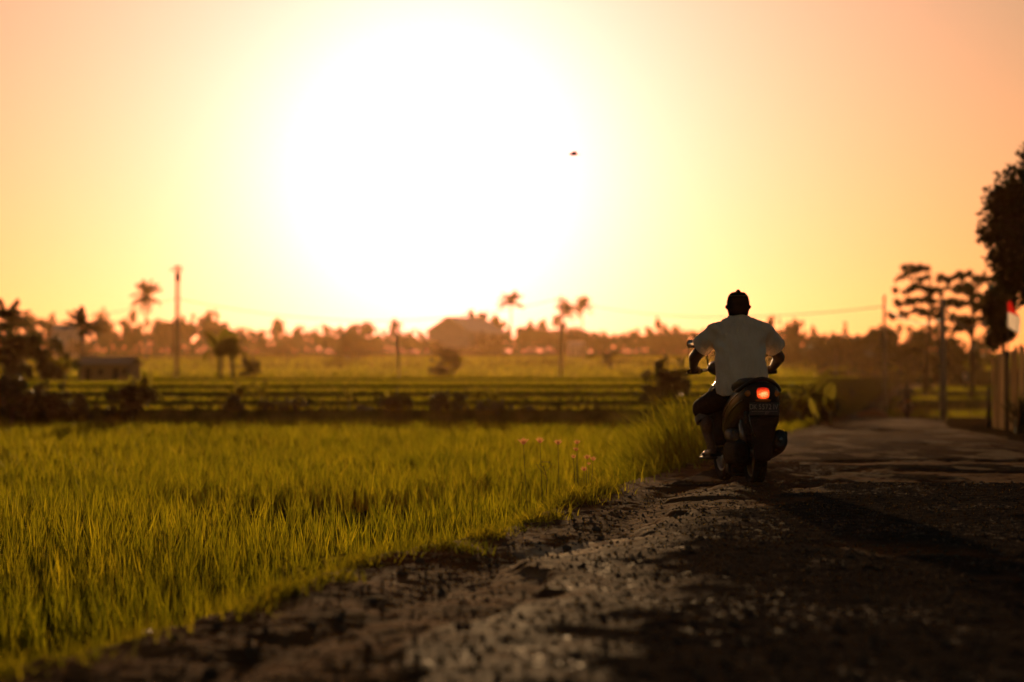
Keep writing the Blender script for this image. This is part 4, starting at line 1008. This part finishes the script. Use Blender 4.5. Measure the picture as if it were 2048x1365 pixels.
# ------------------------------------------------------------------ baked organic shapes (voxel-merged, smoothed)
def organic(mb, name, mat, parent, voxel=.008, smooth=6, fold=None):
    me = mb.mesh(name); o = bpy.data.objects.new('bake', me); COL.objects.link(o)
    r_ = o.modifiers.new('r', 'REMESH'); r_.mode = 'VOXEL'; r_.voxel_size = voxel; r_.use_smooth_shade = True
    if smooth:
        s_ = o.modifiers.new('s', 'SMOOTH'); s_.factor = .5; s_.iterations = smooth
    dg = bpy.context.evaluated_depsgraph_get(); dg.update()
    out = bpy.data.meshes.new_from_object(o.evaluated_get(dg)); bpy.data.objects.remove(o); bpy.data.meshes.remove(me)
    if fold is not None:
        n = len(out.vertices); co = np.empty(n * 3, np.float32); out.vertices.foreach_get('co', co); co = co.reshape(-1, 3)
        no = np.empty(n * 3, np.float32); out.vertices.foreach_get('normal', no); no = no.reshape(-1, 3)
        co += no * fold(co)[:, None]; out.vertices.foreach_set('co', co.ravel()); out.update()
    out.name = name; out.polygons.foreach_set('use_smooth', [True] * len(out.polygons)); out.materials.clear()
    return link(name, out, mat, parent)

# ------------------------------------------------------------------ scooter (local frame: rear wheel contact at origin, +y ahead, +x right)
def ring(mb, y, z, R0, r, w, seg=36, prof=10, x=0):
    vs = []; fs = []
    for i in range(seg):
        a = 2 * math.pi * i / seg
        for k in range(prof):
            b = 2 * math.pi * k / prof; rr = R0 + r * math.cos(b)
            vs.append((x + w * math.sin(b), y + rr * math.cos(a), z + rr * math.sin(a)))
    for i in range(seg):
        for k in range(prof):
            i2 = (i + 1) % seg; k2 = (k + 1) % prof; fs.append((i * prof + k, i2 * prof + k, i2 * prof + k2, i * prof + k2))
    mb.add(vs, fs); return mb
def wheel(name, root, y, R0, tw, steer=0):
    w = bpy.data.objects.new(name, None); COL.objects.link(w); w.parent = root; w.location = (0, y, R0); w.rotation_euler = (0, 0, steer)
    mb = ring(MB(), 0, 0, R0 - .045, .046, tw)
    for k in range(40):                                   # tread blocks
        a = 2 * math.pi * k / 40
        for sg in (-1, 1): mb.box((sg * tw * .42, math.cos(a) * (R0 - .004), math.sin(a) * (R0 - .004)), (tw * .45, .022, .007), Matrix.Rotation(a - math.pi / 2, 3, 'X') @ Matrix.Rotation(sg * .5, 3, 'Z'))
    mb.build('tyre', M['rubber'], w, True)
    rm = MB(); ring(rm, 0, 0, R0 - .085, .012, tw * .72)
    for k in range(5):
        a = 2 * math.pi * k / 5; c = Vector((0, math.cos(a), math.sin(a)))
        rm.tube([c * .03, c * (R0 - .09)], [.022, .014], 6)
    rm.tube([(-.045, 0, 0), (.045, 0, 0)], .035, 12); rm.build('rim', M['metal'], w, True)
    return w
def scooter(label, group=None, detail=True):
    t = thing('scooter', label, 'scooter', group=group)
    wheel('rear_wheel', t, 0, .27, .052); wheel('front_wheel', t, 1.22, .265, .042, R(4))
    V3 = Vector
    # tail and side panels
    sec = [((0, -.30, .71), .05, .05), ((0, -.275, .715), .105, .105), ((0, -.22, .705), .145, .135), ((0, -.10, .68), .168, .152), ((0, .08, .645), .178, .16), ((0, .28, .60), .175, .17), ((0, .46, .55), .165, .19), ((0, .62, .50), .14, .20), ((0, .70, .47), .10, .17)]
    body = MB().loft([(c, (w, 0, 0), (0, 0, h)) for c, w, h in sec], 28, 2.5).build('tail_body', M['plastic'], t, True)
    for sg in (-1, 1):                                       # bright trim lines along the flanks
        for dz, ins in ((.055, .004), (-.02, .004)):
            pts = []
            for c, w, h in sec[2:7]:
                q = dz / h; x = w * (1 - abs(q) ** 2.5) ** (1 / 2.5) + ins; pts.append((sg * x, c[1], c[2] + dz - (c[1] + .22) * .10))
            MB().tube(pts, [.003, .0045, .005, .0045, .002], 6).build('trim_strip', M['chrome'] if dz > 0 else M['metal'], t, True)
    # seat
    ss = [((0, -.20, .815), .085, .022), ((0, -.12, .825), .125, .035), ((0, .02, .815), .145, .045), ((0, .2, .78), .15, .05), ((0, .4, .755), .14, .05), ((0, .6, .75), .11, .045), ((0, .72, .745), .07, .03)]
    MB().loft([(c, (w, 0, 0), (0, 0, h)) for c, w, h in ss], 22, 2.8).build('seat', M['vinyl'], t, True)
    # grab rail arching round the tail
    pts = [(math.sin(a) * .168, -.10 - .17 * math.cos(a), .755 + .095 * math.cos(a) ** 2) for a in np.linspace(-1.75, 1.75, 17)]
    MB().tube(pts, [.008] + [.017] * 15 + [.008], 9).build('grab_rail', M['plastic'], t, True)
    MB().tube([(p[0] * .80, p[1] + .012, p[2] - .038) for p in pts[3:14]], .0035, 6).build('trim_strip', M['metal'], t, True)
    # tail lamp, reflectors, indicators
    lens = MB(); w0, w1, h = .046, .038, .078
    lens.loft([((0, .012, 0), (.052, 0, 0), (0, 0, .044)), ((0, -.006, 0), (.048, 0, 0), (0, 0, .042)), ((0, -.016, 0), (.038, 0, 0), (0, 0, .034)), ((0, -.019, 0), (.018, 0, 0), (0, 0, .016))], 24, 3.6)
    lo = lens.build('tail_lamp', M['lamp'], t, True, loc=(0, -.298, .738))
    MB().loft([((0, .03, 0), (.070, 0, 0), (0, 0, .058)), ((0, .0, 0), (.064, 0, 0), (0, 0, .052))], 24, 3.2).build('lamp_housing', M['matte'], t, True, loc=(0, -.288, .734))
    MB().loft([((0, .015, 0), (.066, 0, 0), (0, 0, .014)), ((0, -.012, 0), (.058, 0, 0), (0, 0, .012)), ((0, -.018, 0), (.03, 0, 0), (0, 0, .006))], 18, 2.6).build('amber_reflector', M['amber'], t, True, loc=(0, -.300, .682))
    for sg in (-1, 1): MB().ell((sg * .105, -.262, .735), (.032, .018, .026)).build('indicator', M['amber'], t, True)
    # number plate
    pl = MB().box((0, 0, 0), (.235, .006, .10), bev=.004).build('number_plate', M['plate'], t, loc=(0, -.335, .617)); pl.rotation_euler = (R(-8), 0, 0)
    def text(s, size, z, x=0, sc=1):
        c = bpy.data.curves.new('plate_letter', 'FONT'); c.body = s; c.size = size; c.align_x = 'CENTER'; c.align_y = 'CENTER'; c.extrude = .0006; c.space_character = 1.08
        c.materials.append(M['platetext']); o = bpy.data.objects.new('plate_letter', c); COL.objects.link(o)
        dg = bpy.context.evaluated_depsgraph_get(); dg.update(); me = bpy.data.meshes.new_from_object(o.evaluated_get(dg)); bpy.data.objects.remove(o); o = link('plate_letter', me); o.parent = pl; o.location = (x, -.0042, z); o.rotation_euler = (R(90), 0, 0); o.scale = (sc, 1, 1)
    for ch, x in zip('DK5572IV', (-.100, -.070, -.032, -.006, .020, .046, .076, .096)): text(ch, .056, .014, x=x, sc=.80)
    for ch, x in zip('07', (.013, .028)): text(ch, .024, -.036, x=x)
    MB().box((0, -.0042, -.020), (.21, .001, .0018)).build('plate_line', M['platetext'], pl)
    MB().box((0, -.318, .60), (.05, .03, .09)).build('plate_bracket', M['matte'], t)
    # mudguard and flap under the plate
    fs_ = [((0, -.305, .58), .125, .02), ((0, -.31, .52), .12, .02), ((0, -.30, .46), .10, .018), ((0, -.285, .40), .088, .014), ((0, -.285, .32), .078, .012), ((0, -.29, .24), .07, .010), ((0, -.292, .215), .05, .006)]
    MB().loft([(c, (w, 0, 0), (0, h, 0)) for c, w, h in fs_], 18, 2.8).build('mudguard', M['matte'], t, True)
    MB().tube([(-.118, -.325, .575), (-.108, -.326, .51), (-.086, -.318, .45), (-.065, -.302, .40)], .003, 5).build('mudguard_edge', M['metal'], t, True)
    for sg in (-1, 1): MB().loft([((sg * .11, -.25, .6), (.03, 0, 0), (0, .06, 0)), ((sg * .10, -.2, .5), (.035, 0, 0), (0, .09, 0)), ((sg * .07, -.14, .42), (.03, 0, 0), (0, .07, 0))], 12).build('inner_panel', M['matte'], t, True)
    # engine and drive case (left), air box, exhaust (right), shock, stand
    MB().loft([((-.115, -.10, .27), (.05, 0, 0), (0, 0, .07)), ((-.125, -.04, .275), (.055, 0, 0), (0, 0, .10)), ((-.13, .15, .265), (.055, 0, 0), (0, 0, .085)), ((-.13, .36, .26), (.055, 0, 0), (0, 0, .095)), ((-.12, .46, .26), (.045, 0, 0), (0, 0, .07))], 20, 2.4).build('drive_case', M['matte'], t, True)
    MB().loft([((-.135, .0, .385), (.05, 0, 0), (0, 0, .035)), ((-.14, .04, .40), (.058, 0, 0), (0, 0, .05)), ((-.14, .22, .405), (.058, 0, 0), (0, 0, .05)), ((-.13, .30, .40), (.04, 0, 0), (0, 0, .03))], 18, 3).build('air_box', M['engine'], t, True)
    MB().loft([((0, .10, .26), (.09, 0, 0), (0, 0, .06)), ((0, .2, .25), (.12, 0, 0), (0, 0, .13)), ((0, .45, .22), (.13, 0, 0), (0, 0, .14)), ((0, .62, .24), (.12, 0, 0), (0, 0, .10))], 18, 2.6).build('engine_block', M['matte'], t, True)
    ex = MB().loft([((.165, -.16, .375), (.035, 0, 0), (0, .0, .045)), ((.165, -.15, .375), (.062, 0, 0), (0, .02, .078)), ((.168, -.02, .345), (.07, 0, 0), (0, .02, .088)), ((.165, .2, .295), (.065, 0, 0), (0, .02, .078)), ((.14, .34, .26), (.03, 0, 0), (0, .01, .035))], 22, 2.2).build('muffler', M['exhaust'], t, True)
    MB().loft([((.225, -.10, .385), (.012, 0, 0), (0, 0, .055)), ((.236, .02, .36), (.014, 0, 0), (0, 0, .07)), ((.228, .16, .32), (.012, 0, 0), (0, 0, .055))], 14, 3).build('heat_shield', M['plastic'], ex, True)
    MB().tube([(.165, -.158, .375), (.165, -.178, .382)], [.02, .018], 10).build('tail_pipe', M['metal'], ex, True)
    MB().tube([(-.10, -.05, .30), (-.105, .02, .56)], .016, 8).tube([(-.10 - .0035 * 0, -.05 + .07 * .2, .35), (-.104, .0, .5)], .027, 10).build('shock_absorber', M['metal'], t, True)
    MB().tube([(-.13, .40, .16), (-.14, .30, .095), (-.06, .27, .085), (.06, .27, .085), (.14, .30, .095), (.13, .40, .16)], .014, 7).build('centre_stand', M['matte'], t, True)
    MB().box((0, .50, .145), (.22, .34, .13), bev=.03).build('belly_cover', M['matte'], t, True)
    # floorboard, leg shield, steering head
    MB().box((0, .80, .265), (.36, .34, .07), bev=.025).build('floorboard', M['matte'], t, True)
    MB().loft([((0, .93, .26), (.17, 0, 0), (0, .05, 0)), ((0, .99, .42), (.20, 0, 0), (0, .06, 0)), ((0, 1.01, .60), (.215, 0, 0), (0, .07, 0)), ((0, .98, .76), (.18, 0, 0), (0, .07, 0)), ((0, .95, .86), (.10, 0, 0), (0, .06, 0))], 22, 2.6).build('leg_shield', M['plastic'], t, True)
    MB().loft([((0, 1.16, .50), (.07, 0, 0), (0, .13, 0)), ((0, 1.21, .56), (.065, 0, 0), (0, .17, 0)), ((0, 1.21, .585), (.03, 0, 0), (0, .10, 0))], 16).build('front_fender', M['plastic'], t, True)
    mb = MB()
    for sg in (-1, 1): mb.tube([(sg * .07, 1.22, .265), (sg * .07, 1.10, .62)], .02, 8)
    mb.build('fork', M['metal'], t, True)
    MB().loft([((0, .86, .90), (.10, 0, 0), (0, 0, .05)), ((0, .92, .93), (.20, 0, 0), (0, 0, .065)), ((0, .99, .94), (.19, 0, 0), (0, 0, .075)), ((0, 1.06, .93), (.10, 0, 0), (0, 0, .06))], 20, 2.4).build('handlebar_cowl', M['plastic'], t, True)
    MB().tube([(-.36, .88, .905), (-.2, .945, .92), (0, .96, .925), (.2, .945, .92), (.36, .88, .905)], .012, 8).build('handlebar', M['metal'], t, True)
    for sg in (-1, 1):
        MB().tube([(sg * .37, .877, .905), (sg * .25, .925, .913)], .0175, 10).build('grip', M['rubber'], t, True)
        MB().tube([(sg * .22, .95, .925), (sg * .27, .965, .915), (sg * .37, .945, .895)], [.007, .006, .005], 6).build('brake_lever', M['metal'], t, True)
        MB().tube([(sg * .19, .94, .95), (sg * .20, .945, 1.03), (sg * .235, .95, 1.085), (sg * .295, .95, 1.115)], .0055, 6).build('mirror_stem', M['matte'], t, True)
        ms = MB().loft([((sg * .325, .955, 1.135), (.045, .01, 0), (0, 0, .035)), ((sg * .325, .938, 1.135), (.042, .01, 0), (0, 0, .032))], 18, 2.6).build('mirror', M['matte'], t, True)
        MB().loft([((sg * .325, .9365, 1.135), (.037, .009, 0), (0, 0, .027)), ((sg * .325, .9345, 1.135), (.036, .009, 0), (0, 0, .026))], 18, 2.6).build('mirror_glass', M['mirror'], ms, True)
        MB().box((sg * .215, .50, .235), (.09, .035, .022), bev=.006).build('foot_peg', M['rubber'], t)
    return t

# ------------------------------------------------------------------ rider (same local frame)
def rider(label, shirt, group=None, cap=True):
    t = thing('person', label, 'person', group=group)
    b = MB(); sx = -.02
    # head, neck, torso
    b.ell((sx, .565, 1.455), (.078, .098, .105)); b.ell((sx, .60, 1.405), (.06, .068, .06)); b.ell((sx, .655, 1.435), (.014, .028, .018)); b.ell((sx, .625, 1.372), (.026, .022, .018))
    for sg in (-1, 1):
        b.ell((sx + sg * .084, .56, 1.437), (.013, .024, .034)); b.ell((sx + sg * .03, .645, 1.46), (.013, .012, .008))
    b.caps((sx, .54, 1.38), (-.02, .50, 1.27), .062, .075)
    b.loft([((-.02, .35, .74), (.17, 0, 0), (0, .125, 0)), ((-.025, .37, .9), (.16, 0, 0), (0, .12, 0)), ((-.03, .43, 1.1), (.165, 0, 0), (0, .115, 0)), ((-.02, .47, 1.24), (.16, 0, 0), (0, .10, 0)), ((-.02, .495, 1.31), (.09, 0, 0), (0, .07, 0))], 18)
    for sg in (-1, 1):
        ex = -.355 if sg < 0 else .345
        b.caps((sg * .185 - .02, .485, 1.24), (ex, .68, 1.02), .062, .048); b.caps((ex, .68, 1.02), (sg * .335, .845, .945), .047, .032)
        # hand round the grip: palm, four fingers over the top, thumb below
        gx0 = sg * .315
        b.caps((sg * .335, .84, .942), (sg * .315, .875, .932), .030, .030); b.box((sg * .312, .885, .932), (.085, .05, .034), bev=.012)
        for k in range(4):
            x = sg * (.347 - .022 * k); ln = (.9, 1.0, 1.04, .95)[k]; y = .902 + .006 * (k - 1.5) * 0
            p = [(x, y - .012, .938), (x, y + .018 * ln, .930), (x, y + .024 * ln, .905), (x, y + .004, .889)]
            for a_, c_ in zip(p, p[1:]): b.caps(a_, c_, .0095, .0088, 8)
        p = [(sg * .277, .872, .926), (sg * .268, .885, .905), (sg * .272, .906, .893)]
        for a_, c_ in zip(p, p[1:]): b.caps(a_, c_, .0115, .0095, 8)
        # legs
        kx = -.275 if sg < 0 else .24
        kn = (kx, .80, .60); an = (kx * .80, .645, .285)
        b.caps((sg * .09 - .02, .36, .76), kn, .085, .062); b.caps(kn, an, .056, .036); b.ell(((kx + an[0]) / 2, .70, .47), (.052, .055, .09))
        fo = (an[0] - .01 * sg * 0, .645, .245)
        b.caps((fo[0], .61, .25), (fo[0] + sg * .02, .80, .235), .034, .028)
        for k in range(5): b.caps((fo[0] + sg * (.045 - .0175 * k), .80 - .006 * k * 0, .232), (fo[0] + sg * (.05 - .018 * k), .845 - .006 * abs(1 - k) + (.0 if k else -.015), .228), .0125, .010, 7)
    organic(b, 'body', M['skin'], t, .0065, 3)
    # shirt: torso and short sleeves
    s = MB(); c0 = -.03
    s.loft([((c0, .33, .715), (.225, 0, 0), (0, .165, 0)), ((c0, .34, .78), (.232, 0, 0), (0, .17, 0)), ((c0 - .005, .37, .9), (.215, 0, 0), (0, .16, 0)), ((c0 - .005, .40, 1.0), (.208, 0, 0), (0, .152, 0)), ((c0, .435, 1.1), (.208, 0, 0), (0, .148, 0)),
            ((c0 + .005, .465, 1.19), (.21, 0, 0), (0, .14, 0)), ((c0 + .008, .485, 1.26), (.20, 0, 0), (0, .122, 0)), ((c0 + .01, .50, 1.305), (.165, 0, 0), (0, .10, 0)), ((c0 + .01, .515, 1.338), (.115, 0, 0), (0, .082, 0)), ((c0 + .01, .525, 1.356), (.078, 0, 0), (0, .072, 0))], 30, 2.3)
    for sg in (-1, 1):
        sp = Vector((sg * .165 - .02, .485, 1.235)); ep = Vector((-.315 if sg < 0 else .295, .60, 1.105))
        dr = (ep - sp); n1 = dr.normalized(); u = n1.cross(Vector((0, 1, 0))).normalized(); v = n1.cross(u).normalized()
        s.loft([(sp - n1 * .05, u * .06, v * .06), (sp, u * .092, v * .085), (sp + dr * .5, u * .09, v * .084), (ep, u * .086, v * .082), (ep + n1 * .012, u * .084, v * .08)], 20)
    def fold(co):
        x, y, z = co[:, 0], co[:, 1], co[:, 2]
        low = np.clip((1.0 - z) / .28, 0, 1); f = .034 * (fbm(x * 9 + z * 2.2, z * 3.0 + y * 2, 401, 3) - .5) * 2 * (.5 + low)
        f += .010 * np.sin((x * 34 + 4 * fbm(x * 6, z * 4, 402) + z * 9 * np.sign(x)) ) * low ** 1.5
        f += .009 * np.sin(z * 46 - np.abs(x) * 30 + 3 * fbm(x * 8, z * 8, 404)) * np.exp(-((np.abs(x + .02) - .20) / .08) ** 2) * np.clip((z - .95) * 6, 0, 1)
        f -= .012 * np.exp(-((x + .02) / .018) ** 2) * np.clip((1.28 - z) * 4, 0, 1) * np.clip((z - .98) * 5, 0, 1)
        f -= .016 * np.clip((.76 - z) / .05, 0, 1) * (fbm(x * 20, y * 20, 403) - .2)
        return f
    sh = organic(s, 't_shirt', shirt, t, .0075, 3, fold)
    MB().tube([(c0 + .01 + .083 * math.cos(a), .525 + .076 * math.sin(a), 1.352 + .006 * math.sin(a)) for a in np.linspace(0, 2 * math.pi, 25)], .008, 7).build('collar', shirt, sh, True)
    # shorts to below the knee, rolled pale cuffs
    q = MB(); q.loft([((-.02, .34, .69), (.19, 0, 0), (0, .15, 0)), ((-.02, .36, .80), (.20, 0, 0), (0, .155, 0)), ((-.02, .37, .88), (.18, 0, 0), (0, .14, 0))], 18)
    cuffs = []
    for sg in (-1, 1):
        kx = -.275 if sg < 0 else .24
        q.caps((sg * .09 - .02, .35, .755), (kx, .79, .61), .112, .080, 16); a_ = Vector((kx, .80, .60)); e_ = Vector((kx * .93, .765, .535)); q.caps(a_, e_, .078, .070, 16)
        cuffs.append((a_.lerp(e_, .75), e_ + (e_ - a_).normalized() * .035))
    sho = organic(q, 'shorts', M['denim'], t, .009, 4, lambda co: .006 * (fbm(co[:, 0] * 16 + co[:, 2] * 9, co[:, 1] * 14, 420, 3) - .5) * 2)
    for a_, e_ in cuffs:
        n1 = (e_ - a_).normalized(); u = n1.cross(Vector((0, 1, 0))).normalized(); v = n1.cross(u)
        MB().loft([(a_, u * .074, v * .074), (a_ + n1 * .004, u * .082, v * .082), (e_ - n1 * .004, u * .083, v * .083), (e_, u * .076, v * .076), (e_ - n1 * .01, u * .066, v * .066)], 22).build('rolled_cuff', M['denimcuff'], sho, True)
    # cap: knitted, flared rim, flat top, one pale thread round the crown
    cz = [(1.352, .074, .084), (1.385, .082, .098), (1.405, .086, .106), (1.425, .104, .122), (1.438, .103, .121), (1.446, .093, .112), (1.475, .090, .108), (1.505, .083, .098), (1.525, .074, .086), (1.540, .062, .072), (1.549, .048, .055), (1.551, .03, .035)]
    k0 = 0 if cap else 2
    cp = MB().loft([((sx, .556 if z > 1.41 else .548, z), (w, 0, 0), (0, h, 0)) for z, w, h in cz[k0:]], 26, 2.2).build('knit_cap', M['knit'], t, True)
    MB().tube([(sx + .0795 * math.cos(a), .556 + .093 * math.sin(a), 1.518) for a in np.linspace(0, 2 * math.pi, 29)], .0028, 5).build('cap_thread', M['knitband'], cp, True)
    MB().tube([(sx, .49, 1.545), (sx, .556, 1.558), (sx, .62, 1.545)], [.012, .016, .012], 8).build('cap_ridge', M['knit'], cp, True)
    # sandals
    for sg in (-1, 1):
        kx = -.275 if sg < 0 else .24; fx = kx * .80
        sl_ = MB().loft([((fx, .57, .212), (.025, 0, 0), (0, 0, .010)), ((fx, .60, .210), (.040, 0, 0), (0, 0, .013)), ((fx + sg * .01, .72, .206), (.042, 0, 0), (0, 0, .012)), ((fx + sg * .02, .82, .206), (.052, 0, 0), (0, 0, .012)), ((fx + sg * .02, .86, .208), (.03, 0, 0), (0, 0, .010))], 16, 2.6).build('sandal', M['sandal'], t, True)
        MB().tube([(fx - .05, .745, .215), (fx - .03, .75, .26), (fx + sg * .01, .75, .274), (fx + .045, .75, .26), (fx + .062, .745, .215)], .009, 7).build('strap', M['sandal'], sl_, True)
    return t

def place(o, px, d, z, rz): o.location = (gx(px, d), d, z); o.rotation_euler = (0, 0, rz)
HEAD = R(6.3)
sc = scooter('black scooter with lit red tail lamp ridden away along the near road'); rd = rider('person in grey-white t-shirt and dark knit cap riding the near scooter', M['shirt'])
for o in (sc, rd): place(o, 1510, 19.3, -.032, HEAD); o.scale = (1.015,) * 3
def copy_tree(o, parent=None):
    c = o.copy(); COL.objects.link(c); c.parent = parent
    for ch in list(o.children): copy_tree(ch, c)
    return c
M['unlit'] = surf('unlit_red_lens', (.10, .008, .006), (.16, .012, .008), 30, .2)
for px, d, z, rz, ls, lp, mat in ((1815, 107, -.99, R(-6), 'dark scooter farther up the road, near the right verge', 'person all in dark clothes riding the farther scooter near the right verge', 'darkcloth'),
                              (1694, 134, -1.18, R(-4), 'smallest scooter, farthest up the road near its left edge', 'person hunched in dark clothes on the farthest scooter', 'darkcloth')):
    a = copy_tree(sc); b = copy_tree(rd); a['label'] = ls; b['label'] = lp
    for ch in b.children:
        if ch.name.startswith('t_shirt'):
            for q in [ch] + list(ch.children):
                q.material_slots[0].link = 'OBJECT'; q.material_slots[0].material = M[mat]
    for q in a.children:
        if q.name.startswith('tail_lamp'): q.material_slots[0].link = 'OBJECT'; q.material_slots[0].material = M['unlit']
    for o in (a, b): place(o, px, d, z, rz)
# someone in white standing in the far field
def walker():
    d = 185.; t = thing('person', 'tiny person in a white shirt standing in the field by the far right bushes', 'person', (gx(1931, d), d, -.25), R(30))
    b = MB(); b.ell((0, 0, 1.50), (.08, .095, .115)); b.ell((0, .09, 1.48), (.014, .025, .02)); b.caps((0, 0, 1.40), (0, 0, 1.28), .055, .06)
    b.loft([((0, 0, .82), (.16, 0, 0), (0, .10, 0)), ((0, 0, 1.05), (.14, 0, 0), (0, .10, 0)), ((0, 0, 1.25), (.17, 0, 0), (0, .10, 0)), ((0, 0, 1.34), (.10, 0, 0), (0, .07, 0))], 14)
    for sg in (-1, 1):
        b.caps((sg * .18, 0, 1.27), (sg * .25, .02, 1.02), .05, .04); b.caps((sg * .25, .02, 1.02), (sg * .24, .10, .80), .04, .028); b.ell((sg * .24, .12, .74), (.025, .035, .06))
        b.caps((sg * .09, 0, .82), (sg * .11, .03, .45), .08, .055); b.caps((sg * .11, .03, .45), (sg * .12, -.01, .08), .052, .036); b.caps((sg * .12, -.03, .04), (sg * .13, .14, .03), .04, .032)
    organic(b, 'body', M['skin'], t, .014, 2)
    s = MB().loft([((0, 0, .78), (.185, 0, 0), (0, .13, 0)), ((0, 0, 1.05), (.165, 0, 0), (0, .125, 0)), ((0, 0, 1.26), (.19, 0, 0), (0, .12, 0)), ((0, 0, 1.36), (.09, 0, 0), (0, .075, 0))], 16)
    for sg in (-1, 1): s.caps((sg * .17, 0, 1.25), (sg * .235, .015, 1.08), .075, .068)
    organic(s, 'shirt', M['flagwhite'], t, .014, 2)
    q = MB().loft([((0, 0, .74), (.18, 0, 0), (0, .125, 0)), ((0, 0, .90), (.17, 0, 0), (0, .12, 0))], 16)
    for sg in (-1, 1): q.caps((sg * .09, 0, .80), (sg * .11, .03, .42), .095, .075); q.caps((sg * .11, .03, .45), (sg * .12, -.01, .14), .075, .06)
    organic(q, 'trousers', M['denim'], t, .014, 2)
    MB().ell((0, -.015, 1.545), (.086, .10, .085)).build('hair', M['knit'], t, True)
walker()
# sack-like orange heap at the foot of the road pole
o = tag(MB().loft([((0, 0, 0), (.85, 0, 0), (0, .5, 0)), ((.05, 0, .18), (.72, 0, 0), (0, .42, 0)), ((.1, 0, .34), (.4, 0, 0), (0, .28, 0)), ((.1, 0, .42), (.12, 0, 0), (0, .1, 0))], 18).build('earth_heap', M['orange'], None, True), 'low orange-brown heap beside the foot of the road pole', 'heap')
o.location = (gx(1742, 118), 118, -1.18)
